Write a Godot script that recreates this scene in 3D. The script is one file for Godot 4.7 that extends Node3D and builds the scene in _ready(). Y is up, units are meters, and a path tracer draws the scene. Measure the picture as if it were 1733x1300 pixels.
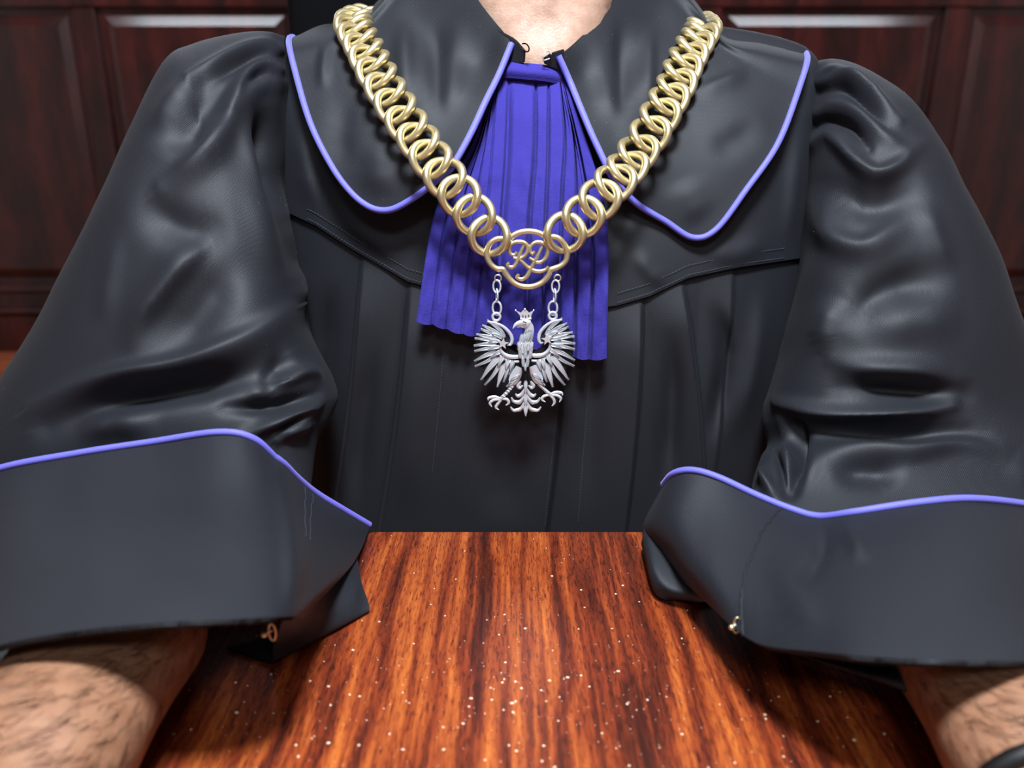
extends Node3D

const FOCAL := 1300.0
const PITCH := 17.8
const EYE := Vector3(0, 1.05, 0)
const TABLE_Y := 0.75
var ct := cos(deg_to_rad(PITCH))
var sn := sin(deg_to_rad(PITCH))
var M := {}
var taken := {}
var rng := RandomNumberGenerator.new()

func _ready() -> void:
	rng.seed = 7
	setup_view()
	make_materials()
	build_room()
	build_lamps()
	build_table()
	build_chair()
	build_person()
	build_robe_body()
	build_collars()
	build_sleeves()
	build_cuffs()
	build_jabot()
	build_chain()
	build_small_things()

# ---------------------------------------------------------------- view and light
func setup_view() -> void:
	var cam := Camera3D.new()
	cam.name = "camera"
	cam.position = EYE
	cam.rotation_degrees = Vector3(-PITCH, 0, 0)
	cam.near = 0.02
	cam.far = 40.0
	var attr := CameraAttributesPhysical.new()
	attr.frustum_focal_length = 24.0
	attr.frustum_focus_distance = 0.6
	attr.exposure_aperture = 4.8
	cam.attributes = attr
	cam.fov = rad_to_deg(2.0 * atan(0.5))
	add_child(cam)
	cam.current = true
	var env := Environment.new()
	env.background_mode = Environment.BG_COLOR
	env.background_color = Color(0.02, 0.02, 0.022)
	env.tonemap_mode = Environment.TONE_MAPPER_LINEAR
	env.tonemap_exposure = 1.0
	env.sdfgi_enabled = true
	env.ssao_enabled = true
	env.ssil_enabled = true
	var we := WorldEnvironment.new()
	we.name = "environment"
	we.environment = env
	add_child(we)

# lamps: the pendant over the desk, two long battens before the panelled wall, one panel behind the viewer
const CEIL := 2.75
const PENDANT := Vector3(0.03, 1.97, -0.04)
const PENDANT_POWER := 4.3
const BATTEN_POWER := 3.2
const PANEL_POWER := 3.2
const LIGHT_TONE := Color(0.92, 0.96, 1.0)

func area_light(t: Node3D, size: Vector2, where: Vector3, power: float) -> void:
	var a := AreaLight3D.new()
	a.name = "light"
	a.area_size = size
	a.area_normalize_energy = true
	a.light_energy = power
	a.light_color = LIGHT_TONE
	a.area_range = 12.0
	a.area_attenuation = 2.0
	a.shadow_enabled = true
	a.position = where
	a.rotation_degrees = Vector3(-90, 0, 0)
	t.add_child(a)

func build_lamps() -> void:
	var p := thing("pendant_lamp", "round pendant lamp hanging low above the desk", "lamp", PENDANT)
	part("shade", lathe([Vector2(0.03, 0.09), Vector2(0.09, 0.07), Vector2(0.135, 0.03), Vector2(0.145, -0.02), Vector2(0.141, -0.02), Vector2(0.13, 0.028), Vector2(0.087, 0.066), Vector2(0.03, 0.085)], 40, true), M.white_metal, p)
	part("diffuser", lathe([Vector2(0.0, 0.0), Vector2(0.134, 0.0), Vector2(0.134, -0.008), Vector2(0.0, -0.008)], 40, false), M.lamp, p)
	part("cord", sweep([Vector3(0, 0.08, 0), Vector3(0, CEIL - PENDANT.y, 0)], 0.004), M.strap, p)
	area_light(p, Vector2(0.22, 0.22), Vector3(0, -0.014, 0), PENDANT_POWER)
	for s in [-1.0, 1.0]:
		var b := thing("ceiling_batten", "long white ceiling lamp above the %s half of the panelled wall" % ("left" if s < 0 else "right"), "lamp", Vector3(s * 1.3, CEIL, -2.92), "ceiling battens")
		part("housing", bevel_box(Vector3(2.2, 0.05, 0.2), 0.006), M.white_metal, b, Vector3(0, -0.026, 0))
		part("diffuser", bevel_box(Vector3(2.16, 0.02, 0.17), 0.004), M.lamp, b, Vector3(0, -0.06, 0))
		area_light(b, Vector2(2.1, 0.15), Vector3(0, -0.075, 0), BATTEN_POWER)
	var q := thing("square_lamp", "square white lamp on the ceiling behind the viewer", "lamp", Vector3(0, CEIL, 1.6))
	part("housing", bevel_box(Vector3(0.62, 0.03, 0.62), 0.004), M.white_metal, q, Vector3(0, -0.016, 0))
	part("diffuser", bevel_box(Vector3(0.58, 0.012, 0.58), 0.003), M.lamp, q, Vector3(0, -0.036, 0))
	area_light(q, Vector2(0.56, 0.56), Vector3(0, -0.046, 0), PANEL_POWER)

# ---------------------------------------------------------------- helpers
func at(px: float, py: float, d: float) -> Vector3:
	var u := (px - 866.5) / FOCAL
	var v := (650.0 - py) / FOCAL
	var t := d / (ct + v * sn)
	return EYE + Vector3(u * t, (v * ct - sn) * t, -d)

func on_table(px: float, py: float, lift := 0.0) -> Vector3:
	var u := (px - 866.5) / FOCAL
	var v := (650.0 - py) / FOCAL
	var t := (TABLE_Y + lift - EYE.y) / (v * ct - sn)
	return EYE + Vector3(u * t, (v * ct - sn) * t, -(ct + v * sn) * t)

func pix(p: Vector3) -> Vector2:
	var q := p - EYE
	var z := -q.z * ct - q.y * sn
	var y := q.y * ct - q.z * sn
	return Vector2(866.5 + q.x / z * FOCAL, 650.0 - y / z * FOCAL)

func numbered(called: String) -> String:
	var k: int = taken.get(called, 0)
	taken[called] = k + 1
	return called if k == 0 else "%s_%03d" % [called, k]

func thing(called: String, label: String, category: String, where := Vector3.ZERO, group := "") -> Node3D:
	var o := Node3D.new()
	o.name = numbered(called)
	add_child(o, true)
	o.position = where
	o.set_meta("label", label)
	o.set_meta("category", category)
	if group:
		o.set_meta("group", group)
	return o

func part(called: String, mesh: Mesh, mat: Material, parent: Node, where := Vector3.ZERO) -> MeshInstance3D:
	var o := MeshInstance3D.new()
	o.name = called
	o.mesh = mesh
	o.material_override = mat
	o.position = where
	parent.add_child(o, true)
	return o

func structure(called: String, label: String) -> Node3D:
	var o := Node3D.new()
	o.name = called
	add_child(o, true)
	o.set_meta("kind", "structure")
	o.set_meta("label", label)
	o.set_meta("category", called.split("_")[0])
	return o

func cr(a, b, c, d, t: float):
	return 0.5 * ((2.0 * b) + (c - a) * t + (2.0 * a - 5.0 * b + 4.0 * c - d) * t * t + (3.0 * b - a - 3.0 * c + d) * t * t * t)

func spline(pts: Array, t: float):
	var n := pts.size()
	var f := clampf(t, 0.0, 1.0) * (n - 1)
	var i := mini(int(f), n - 2)
	var e = f - i
	var p0 = pts[i - 1] if i > 0 else 2.0 * pts[0] - pts[1]
	var p3 = pts[i + 2] if i + 2 < n else 2.0 * pts[n - 1] - pts[n - 2]
	return cr(p0, pts[i], pts[i + 1], p3, e)

func smooth_line(pts: Array, n: int) -> Array:
	var out := []
	for i in n:
		out.append(spline(pts, float(i) / (n - 1)))
	return out

func closed_line(pts: Array, per: int) -> Array:
	var out := []
	var n := pts.size()
	for i in n:
		for k in per:
			out.append(cr(pts[(i + n - 1) % n], pts[i], pts[(i + 1) % n], pts[(i + 2) % n], float(k) / per))
	return out

func lerp_table(tab: Array, x: float) -> float:
	if x <= tab[0][0]:
		return tab[0][1]
	for i in tab.size() - 1:
		if x <= tab[i + 1][0]:
			return lerpf(tab[i][1], tab[i + 1][1], (x - tab[i][0]) / (tab[i + 1][0] - tab[i][0]))
	return tab[-1][1]

# rows x cols of control points -> P[v * nu + u]
func patch(ctrl: Array, nu: int, nv: int) -> PackedVector3Array:
	var cols := []
	for row in ctrl:
		cols.append(smooth_line(row, nu))
	var out := PackedVector3Array()
	out.resize(nu * nv)
	for u in nu:
		var line := []
		for row in cols:
			line.append(row[u])
		for v in nv:
			out[v * nu + u] = spline(line, float(v) / (nv - 1))
	return out

func grid_normals(P: PackedVector3Array, nu: int, nv: int, closed: bool) -> PackedVector3Array:
	var N := PackedVector3Array()
	N.resize(P.size())
	for v in nv:
		for u in nu:
			var u0 := u - 1
			var u1 := u + 1
			if closed:
				u0 = (u0 + nu) % nu
				u1 = u1 % nu
			else:
				u0 = maxi(u0, 0)
				u1 = mini(u1, nu - 1)
			var du := P[v * nu + u1] - P[v * nu + u0]
			var dv := P[mini(v + 1, nv - 1) * nu + u] - P[maxi(v - 1, 0) * nu + u]
			N[v * nu + u] = du.cross(dv).normalized()
	return N

func facing(P: PackedVector3Array, N: PackedVector3Array, middle: Vector3, towards: bool) -> float:
	var s := 0.0
	for i in range(0, P.size(), 7):
		s += N[i].dot((middle - P[i]) if towards else (P[i] - middle))
	return 1.0 if s >= 0.0 else -1.0

# A sheet of cloth with thickness: front is P, back lies th behind it.
func sheet(P: PackedVector3Array, nu: int, nv: int, th: float) -> ArrayMesh:
	var N := grid_normals(P, nu, nv, false)
	var s := facing(P, N, EYE, true)
	var V := PackedVector3Array(P)
	var NN := PackedVector3Array()
	var n := nu * nv
	V.resize(2 * n)
	NN.resize(2 * n)
	for i in n:
		V[n + i] = P[i] - N[i] * s * th
		NN[i] = N[i] * s
		NN[n + i] = -N[i] * s
	var I := PackedInt32Array()
	for v in nv - 1:
		for u in nu - 1:
			var a := v * nu + u
			quad(I, a, a + 1, a + nu + 1, a + nu, s > 0.0)
			quad(I, n + a, n + a + 1, n + a + nu + 1, n + a + nu, s < 0.0)
	var rim := []
	for u in nu:
		rim.append(u)
	for v in range(1, nv):
		rim.append(v * nu + nu - 1)
	for u in range(nu - 2, -1, -1):
		rim.append((nv - 1) * nu + u)
	for v in range(nv - 2, 0, -1):
		rim.append(v * nu)
	for k in rim.size():
		var a: int = rim[k]
		var b: int = rim[(k + 1) % rim.size()]
		quad(I, a, n + a, n + b, b, s > 0.0)
	return raw(V, NN, I)

func quad(I: PackedInt32Array, a: int, b: int, c: int, d: int, flip: bool) -> void:
	# front (clockwise) when flip is true and (b-a)x(d-a) is the outward normal
	if flip:
		I.append_array(PackedInt32Array([a, c, b, a, d, c]))
	else:
		I.append_array(PackedInt32Array([a, b, c, a, c, d]))

func raw(V: PackedVector3Array, N: PackedVector3Array, I: PackedInt32Array) -> ArrayMesh:
	var arr := []
	arr.resize(Mesh.ARRAY_MAX)
	arr[Mesh.ARRAY_VERTEX] = V
	arr[Mesh.ARRAY_NORMAL] = N
	arr[Mesh.ARRAY_INDEX] = I
	var m := ArrayMesh.new()
	m.add_surface_from_arrays(Mesh.PRIMITIVE_TRIANGLES, arr)
	return m

# A closed-in-u tube of rings.
func tube_mesh(P: PackedVector3Array, nu: int, nv: int, caps := true) -> ArrayMesh:
	var N := grid_normals(P, nu, nv, true)
	var s := 0.0
	var mids := []
	for v in nv:
		var c := Vector3.ZERO
		for u in nu:
			c += P[v * nu + u]
		c /= nu
		mids.append(c)
		for u in range(0, nu, 3):
			s += N[v * nu + u].dot(P[v * nu + u] - c)
	s = 1.0 if s >= 0.0 else -1.0
	var V := PackedVector3Array(P)
	var NN := PackedVector3Array()
	for i in P.size():
		NN.append(N[i] * s)
	var I := PackedInt32Array()
	for v in nv - 1:
		for u in nu:
			var b := (u + 1) % nu
			quad(I, v * nu + u, v * nu + b, (v + 1) * nu + b, (v + 1) * nu + u, s > 0.0)
	if caps:
		for e in [0, nv - 1]:
			var out: Vector3 = (mids[e] - mids[1 if e == 0 else nv - 2]).normalized()
			var c0 := V.size()
			V.append(mids[e])
			NN.append(out)
			for u in nu:
				V.append(P[e * nu + u])
				NN.append(out)
			for u in nu:
				var a := c0 + 1 + u
				var b := c0 + 1 + (u + 1) % nu
				if ((V[b] - V[c0]).cross(V[a] - V[c0])).dot(out) > 0.0:
					I.append_array(PackedInt32Array([c0, a, b]))
				else:
					I.append_array(PackedInt32Array([c0, b, a]))
	return raw(V, NN, I)

# Sweep a round (or flattened) section along a line; r may be a number or a list along the line.
func sweep(line: Array, r, sides := 8, closed := false, flat := Vector3.ZERO, squash := 1.0) -> ArrayMesh:
	var n := line.size()
	var V := PackedVector3Array()
	var N := PackedVector3Array()
	var I := PackedInt32Array()
	var up := Vector3.ZERO
	for i in n:
		var a: Vector3 = line[(i + n - 1) % n] if closed or i > 0 else line[0]
		var b: Vector3 = line[(i + 1) % n] if closed or i < n - 1 else line[n - 1]
		var t := (b - a).normalized()
		if flat != Vector3.ZERO:
			up = flat
		elif up == Vector3.ZERO:
			up = Vector3.UP if absf(t.y) < 0.9 else Vector3.RIGHT
		up = (up - t * up.dot(t)).normalized()
		var sd := t.cross(up).normalized()
		var rad: float = r if r is float else r[i]
		for k in sides:
			var f := TAU * k / sides
			var dir := sd * cos(f) + up * sin(f) * squash
			V.append(line[i] + dir * rad)
			N.append((sd * cos(f) * squash + up * sin(f)).normalized())
	for i in (n if closed else n - 1):
		var j := (i + 1) % n
		for k in sides:
			var k2 := (k + 1) % sides
			quad(I, i * sides + k, i * sides + k2, j * sides + k2, j * sides + k, true)
	# wind so that faces look outwards
	if n > 1:
		var o: Vector3 = (V[I[1]] - V[I[0]]).cross(V[I[2]] - V[I[0]])
		if o.dot(N[I[0]]) > 0.0:
			for q in range(0, I.size(), 3):
				var w := I[q + 1]
				I[q + 1] = I[q + 2]
				I[q + 2] = w
	if not closed:
		for e in [0, n - 1]:
			var out: Vector3 = (line[e] - line[1 if e == 0 else n - 2]).normalized()
			var c0 := V.size()
			V.append(line[e])
			N.append(out)
			for k in sides:
				V.append(V[e * sides + k])
				N.append(out)
			for k in sides:
				var a2 := c0 + 1 + k
				var b2 := c0 + 1 + (k + 1) % sides
				if ((V[b2] - V[c0]).cross(V[a2] - V[c0])).dot(out) > 0.0:
					I.append_array(PackedInt32Array([c0, a2, b2]))
				else:
					I.append_array(PackedInt32Array([c0, b2, a2]))
	return raw(V, N, I)

func lathe(prof: Array, sides: int, closed: bool) -> ArrayMesh:
	var st := SurfaceTool.new()
	st.begin(Mesh.PRIMITIVE_TRIANGLES)
	st.set_smooth_group(-1)
	var n := prof.size()
	for i in (n if closed else n - 1):
		var a: Vector2 = prof[i]
		var b: Vector2 = prof[(i + 1) % n]
		for k in sides:
			var f := TAU * k / sides
			var g := TAU * (k + 1) / sides
			var p := [Vector3(a.x * cos(f), a.y, a.x * sin(f)), Vector3(a.x * cos(g), a.y, a.x * sin(g)), Vector3(b.x * cos(g), b.y, b.x * sin(g)), Vector3(b.x * cos(f), b.y, b.x * sin(f))]
			for q in [0, 1, 2, 0, 2, 3]:
				st.add_vertex(p[q])
	st.generate_normals()
	return st.commit()

# A box with chamfered edges.
func bevel_box(s: Vector3, c: float) -> ArrayMesh:
	var st := SurfaceTool.new()
	st.begin(Mesh.PRIMITIVE_TRIANGLES)
	st.set_smooth_group(-1)
	var h := s * 0.5
	c = minf(c, minf(h.x, minf(h.y, h.z)) * 0.9)
	for ax in 3:
		for sg in [-1.0, 1.0]:
			var u := (ax + 1) % 3
			var w := (ax + 2) % 3
			var p := []
			for q in [[-1, -1], [1, -1], [1, 1], [-1, 1]]:
				var v := Vector3.ZERO
				v[ax] = sg * h[ax]
				v[u] = q[0] * (h[u] - c)
				v[w] = q[1] * (h[w] - c)
				p.append(v)
			face(st, p, Vector3.ZERO)
	for ax in 3:
		var u := (ax + 1) % 3
		var w := (ax + 2) % 3
		for a in [-1.0, 1.0]:
			for b in [-1.0, 1.0]:
				var p := []
				for q in [[-1.0, 0], [1.0, 0], [1.0, 1], [-1.0, 1]]:
					var v := Vector3.ZERO
					v[ax] = q[0] * (h[ax] - c)
					v[u] = a * (h[u] - (c if q[1] == 1 else 0.0))
					v[w] = b * (h[w] - (0.0 if q[1] == 1 else c))
					p.append(v)
				face(st, p, Vector3.ZERO)
	for a in [-1.0, 1.0]:
		for b in [-1.0, 1.0]:
			for d in [-1.0, 1.0]:
				face(st, [Vector3(a * h.x, b * (h.y - c), d * (h.z - c)), Vector3(a * (h.x - c), b * h.y, d * (h.z - c)), Vector3(a * (h.x - c), b * (h.y - c), d * h.z)], Vector3.ZERO)
	st.generate_normals()
	return st.commit()

# adds a convex face, wound to look away from mid
func face(st: SurfaceTool, p: Array, mid: Vector3) -> void:
	var n: Vector3 = (p[1] - p[0]).cross(p[2] - p[0])
	if n.dot(p[0] - mid) > 0.0:
		p.reverse()
	for k in range(1, p.size() - 1):
		st.add_vertex(p[0])
		st.add_vertex(p[k])
		st.add_vertex(p[k + 1])

# ---------------------------------------------------------------- cloth folds
# a fold: [points (pixels), width on its left, width on its right, height]
func fold_prepare(list: Array) -> Array:
	var out := []
	for f in list:
		var pts := []
		for k in range(0, f[0].size(), 2):
			pts.append(Vector2(f[0][k], f[0][k + 1]))
		if pts.size() > 2:
			pts = smooth_line(pts, (pts.size() - 1) * 4 + 1)
		var lens := [0.0]
		var box := Rect2(pts[0], Vector2.ZERO)
		for k in range(1, pts.size()):
			lens.append(lens[-1] + pts[k].distance_to(pts[k - 1]))
			box = box.expand(pts[k])
		var w: float = maxf(f[1], f[2])
		out.append({"p": pts, "l": lens, "wl": f[1], "wr": f[2], "a": f[3], "box": box.grow(w * 2.4), "e": f[4] if f.size() > 4 else 1.0})
	return out

func fold_height(folds: Array, q: Vector2) -> float:
	var h := 0.0
	for f in folds:
		if not f.box.has_point(q):
			continue
		var best := 1e9
		var side := 0.0
		var along := 0.0
		var pts: Array = f.p
		for k in pts.size() - 1:
			var a: Vector2 = pts[k]
			var b: Vector2 = pts[k + 1]
			var ab := b - a
			var t := clampf((q - a).dot(ab) / maxf(ab.length_squared(), 1e-6), 0.0, 1.0)
			var d := q - a - ab * t
			var l := d.length_squared()
			if l < best:
				best = l
				side = ab.cross(q - a)
				along = f.l[k] + t * ab.length()
		var w: float = f.wr if side > 0.0 else f.wl
		var x := best / (w * w)
		if x > 6.0:
			continue
		var total: float = f.l[-1]
		var ends := 1.0
		if f.e > 0.0:
			ends = smoothstep(0.0, 0.4, along / total) * smoothstep(0.0, 0.4, 1.0 - along / total) * f.e + (1.0 - f.e)
		h += f.a * exp(-x) * ends
	return h

# ---------------------------------------------------------------- materials
func mat(c: Color, rough: float, metal := 0.0, spec := 0.5) -> StandardMaterial3D:
	var m := StandardMaterial3D.new()
	m.albedo_color = c
	m.roughness = rough
	m.metallic = metal
	m.metallic_specular = spec
	return m

func noise_tex(freq: float, size: int, as_normal: bool, ramp: Array, sd := 1, octaves := 4) -> NoiseTexture2D:
	var n := FastNoiseLite.new()
	n.seed = sd
	n.noise_type = FastNoiseLite.TYPE_SIMPLEX_SMOOTH
	n.frequency = freq
	n.fractal_octaves = octaves
	var t := NoiseTexture2D.new()
	t.width = size
	t.height = size
	t.seamless = true
	t.noise = n
	if as_normal:
		t.as_normal_map = true
		t.bump_strength = 4.0
	elif ramp.size():
		var g := Gradient.new()
		g.offsets = PackedFloat32Array(ramp[0])
		g.colors = PackedColorArray(ramp[1])
		t.color_ramp = g
	return t

func triplanar(m: StandardMaterial3D, scale: float) -> void:
	m.uv1_triplanar = true
	m.uv1_world_triplanar = true
	m.uv1_scale = Vector3.ONE * scale

# twill weave: fine diagonal ribs with uneven yarns, as heights
func twill_image() -> ImageTexture:
	var n := 256
	var data := PackedByteArray()
	data.resize(n * n)
	var r := RandomNumberGenerator.new()
	r.seed = 3
	var a := FastNoiseLite.new()
	a.seed = 8
	a.frequency = 0.05
	for y in n:
		for x in n:
			var rib := 0.5 + 0.5 * sin(TAU * (x + y) / 8.0)
			var slub := a.get_noise_2d(x * 3.0, y * 3.0) * 0.5 + 0.5
			data[y * n + x] = int(clampf(rib * 0.4 + slub * 0.45 + r.randf() * 0.3, 0.0, 1.0) * 220.0)
	return ImageTexture.create_from_image(Image.create_from_data(n, n, false, Image.FORMAT_L8, data))

# nap of felt or velvet
func nap_image() -> ImageTexture:
	var n := 256
	var data := PackedByteArray()
	data.resize(n * n)
	var r := RandomNumberGenerator.new()
	r.seed = 4
	for k in n * n:
		data[k] = int(r.randf() * 255.0)
	return ImageTexture.create_from_image(Image.create_from_data(n, n, false, Image.FORMAT_L8, data))

# mahogany veneer, grain along v: [dark, middle, light]
func wood_image(w: int, h: int, tones: Array, sd: int, stripes: float, pore: float, stretch: float) -> ImageTexture:
	var a := FastNoiseLite.new()
	a.seed = sd
	a.frequency = 1.0
	a.fractal_octaves = 4
	var data := PackedByteArray()
	data.resize(w * h * 3)
	var r := RandomNumberGenerator.new()
	r.seed = sd
	var fine := PackedFloat32Array()
	for x in w:
		fine.append(r.randf())
	var cd: Color = tones[0]
	var cm: Color = tones[1]
	var cl: Color = tones[2]
	for y in h:
		var fy := float(y) / h
		var streak := 0.0
		for x in w:
			var fx := float(x) / w
			# wrap both ways
			var bend := a.get_noise_2d(sin(TAU * fy) * 0.5 + 7.0, fx * 3.0) * 0.02
			var s := a.get_noise_2d((fx + bend) * stripes, 3.0 + sin(TAU * fy) * 0.3)
			var s2 := a.get_noise_3d(fx * stripes * 5.0, cos(TAU * fy) * stretch * 0.4, sin(TAU * fy) * stretch * 0.4)
			var p := a.get_noise_3d(fx * stripes * 26.0, cos(TAU * fy) * stretch * 3.0 + 9.0, sin(TAU * fy) * stretch * 3.0)
			var t := 0.54 + s * 0.6 + s2 * 0.35 + (fine[x] - 0.5) * 0.10
			t -= maxf(0.0, p - 0.12) * pore
			var c := cd.lerp(cm, clampf(t * 2.0, 0.0, 1.0)).lerp(cl, clampf(t * 2.0 - 1.0, 0.0, 1.0))
			var k := (y * w + x) * 3
			data[k] = c.r8
			data[k + 1] = c.g8
			data[k + 2] = c.b8
	return ImageTexture.create_from_image(Image.create_from_data(w, h, false, Image.FORMAT_RGB8, data))

func make_materials() -> void:
	var weave := twill_image()
	var nap := nap_image()
	var black := mat(Color(0.068, 0.076, 0.102), 0.64, 0.0, 0.47)
	black.rim_enabled = true
	black.rim = 0.04
	black.rim_tint = 0.3
	black.heightmap_enabled = true
	black.heightmap_texture = weave
	black.heightmap_scale = 0.03
	triplanar(black, 1.0 / 0.045)
	M.black = black
	var blue := mat(Color(0.215, 0.19, 0.52), 0.9, 0.0, 0.25)
	blue.rim_enabled = true
	blue.rim = 0.4
	blue.rim_tint = 0.7
	blue.heightmap_enabled = true
	blue.heightmap_texture = nap
	blue.heightmap_scale = 0.03
	triplanar(blue, 1.0 / 0.1)
	M.blue = blue
	var trim := mat(Color(0.40, 0.39, 0.80), 0.6, 0.0, 0.5)
	trim.rim_enabled = true
	trim.rim = 0.8
	trim.rim_tint = 0.4
	trim.heightmap_enabled = true
	trim.heightmap_texture = weave
	trim.heightmap_scale = 0.02
	triplanar(trim, 1.0 / 0.03)
	M.trim = trim
	M.thread = mat(Color(0.24, 0.26, 0.31), 0.7)
	var gold := mat(Color(0.88, 0.82, 0.64), 0.33, 0.92)
	gold.roughness_texture = noise_tex(0.02, 256, false, [[0.0, 1.0], [Color(0.75, 0.75, 0.75), Color(1, 1, 1)]], 5)
	gold.roughness = 0.47
	triplanar(gold, 20.0)
	M.gold = gold
	var silver := mat(Color(0.88, 0.90, 0.92), 0.42, 0.65)
	M.silver = silver
	M.old_silver = mat(Color(0.11, 0.11, 0.125), 0.55, 0.7)
	M.wire = mat(Color(0.08, 0.08, 0.09), 0.35, 1.0)
	var skin := mat(Color(1, 1, 1), 0.5, 0.0, 0.45)
	skin.albedo_texture = noise_tex(0.02, 512, false, [[0.0, 0.45, 0.6, 1.0], [Color(0.64, 0.49, 0.41), Color(0.70, 0.56, 0.48), Color(0.71, 0.58, 0.50), Color(0.75, 0.62, 0.54)]], 9, 5)
	skin.heightmap_enabled = true
	skin.heightmap_texture = noise_tex(0.08, 512, false, [], 12, 5)
	skin.heightmap_scale = 0.02
	skin.subsurf_scatter_enabled = true
	skin.subsurf_scatter_strength = 0.08
	triplanar(skin, 9.0)
	M.skin = skin
	var tan_skin: StandardMaterial3D = skin.duplicate()
	tan_skin.albedo_color = Color(0.80, 0.71, 0.63)
	M.tan_skin = tan_skin
	M.hair = mat(Color(0.22, 0.15, 0.11), 0.5)
	var desk := mat(Color(1, 1, 1), 0.33, 0.0, 0.5)
	desk.albedo_texture = wood_image(1536, 1024, [Color(0.19, 0.062, 0.04), Color(0.47, 0.185, 0.085), Color(0.71, 0.385, 0.16)], 21, 30.0, 1.4, 2.6)
	desk.roughness_texture = noise_tex(0.01, 256, false, [[0.0, 1.0], [Color(0.7, 0.7, 0.7), Color(1, 1, 1)]], 6)
	desk.roughness = 0.38
	desk.clearcoat_enabled = true
	desk.clearcoat = 0.12
	desk.clearcoat_roughness = 0.3
	triplanar(desk, 1.0 / 0.62)
	M.desk = desk
	var panel := mat(Color(1, 1, 1), 0.3, 0.0, 0.5)
	panel.albedo_texture = wood_image(512, 512, [Color(0.11, 0.03, 0.03), Color(0.22, 0.065, 0.06), Color(0.32, 0.11, 0.095)], 31, 7.0, 0.5, 3.0)
	panel.clearcoat_enabled = true
	panel.clearcoat = 0.5
	panel.clearcoat_roughness = 0.18
	triplanar(panel, 1.0 / 1.3)
	M.panel = panel
	var boards := []
	for k in 3:
		var b := mat([Color(0.72, 0.38, 0.26), Color(0.64, 0.32, 0.22), Color(0.78, 0.43, 0.28)][k], 0.3)
		b.albedo_texture = noise_tex(0.012, 256, false, [[0.0, 1.0], [Color(0.72, 0.72, 0.72), Color(1, 1, 1)]], 40 + k)
		b.uv1_triplanar = true
		b.uv1_world_triplanar = true
		b.uv1_scale = Vector3(0.6, 4.0, 6.0)
		boards.append(b)
	M.boards = boards
	M.plaster = mat(Color(0.80, 0.78, 0.75), 0.9)
	M.plaster.heightmap_enabled = true
	M.plaster.heightmap_texture = noise_tex(0.05, 256, false, [], 50)
	M.plaster.heightmap_scale = 0.1
	triplanar(M.plaster, 1.0)
	M.white_metal = mat(Color(0.85, 0.85, 0.85), 0.4)
	var lamp := mat(Color(0.9, 0.9, 0.9), 0.6)
	lamp.emission_enabled = true
	lamp.emission = Color(0.95, 0.97, 1.0)
	lamp.emission_energy_multiplier = 2.0
	M.lamp = lamp
	var seat := mat(Color(0.03, 0.03, 0.036), 0.85, 0.0, 0.2)
	seat.heightmap_enabled = true
	seat.heightmap_texture = weave
	seat.heightmap_scale = 0.05
	triplanar(seat, 1.0 / 0.09)
	M.seat = seat
	M.dark_metal = mat(Color(0.1, 0.1, 0.1), 0.4, 0.8)
	M.lint = mat(Color(0.6, 0.62, 0.66), 0.9)
	M.crumb = mat(Color(0.93, 0.84, 0.72), 0.6)
	M.strap = mat(Color(0.03, 0.03, 0.035), 0.5)

# ---------------------------------------------------------------- the room
const WALL_D := 3.85
const BEHIND := 3.4
const HALF_W := 3.1

func slab(called: String, size: Vector3, mid: Vector3, m: Material, parent: Node, bevel := 0.004) -> MeshInstance3D:
	return part(called, bevel_box(size, bevel), m, parent, mid)

func raised_panel(w: float, h: float) -> ArrayMesh:
	# rings from the opening inwards: [inset, depth]
	var rings := [[0.0, -0.05], [0.0, -0.030], [0.029, -0.030], [0.033, -0.024], [0.076, -0.006], [0.080, -0.006]]
	var st := SurfaceTool.new()
	st.begin(Mesh.PRIMITIVE_TRIANGLES)
	st.set_smooth_group(-1)
	var loops := []
	for r in rings:
		var x: float = w * 0.5 - r[0]
		var y: float = h * 0.5 - r[0]
		loops.append([Vector3(-x, -y, r[1]), Vector3(x, -y, r[1]), Vector3(x, y, r[1]), Vector3(-x, y, r[1])])
	for k in loops.size() - 1:
		for q in 4:
			face(st, [loops[k][q], loops[k][(q + 1) % 4], loops[k + 1][(q + 1) % 4], loops[k + 1][q]], Vector3(0, 0, -1.0))
	face(st, loops[-1].duplicate(), Vector3(0, 0, -1.0))
	face(st, loops[0].duplicate(), Vector3(0, 0, 1.0))
	st.generate_normals()
	return st.commit()

func moulding(y0: float, y1: float, out: float, x0: float, x1: float) -> ArrayMesh:
	# a half-round bead with a small fillet below, running along x
	var prof := []
	for k in 11:
		var f := PI * k / 10.0 - PI / 2.0
		prof.append(Vector2(out * cos(f) + 0.012, (y0 + y1) * 0.5 + (y1 - y0) * 0.5 * sin(f)))
	prof.append(Vector2(-0.01, y1))
	prof.append(Vector2(-0.01, y0))
	var st := SurfaceTool.new()
	st.begin(Mesh.PRIMITIVE_TRIANGLES)
	var n := prof.size()
	for k in n:
		st.set_smooth_group(1 if k < 10 else -1)
		var a: Vector2 = prof[k]
		var b: Vector2 = prof[(k + 1) % n]
		face(st, [Vector3(x0, a.y, a.x), Vector3(x1, a.y, a.x), Vector3(x1, b.y, b.x), Vector3(x0, b.y, b.x)], Vector3((x0 + x1) * 0.5, (y0 + y1) * 0.5, 0))
	st.generate_normals()
	return st.commit()

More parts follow.
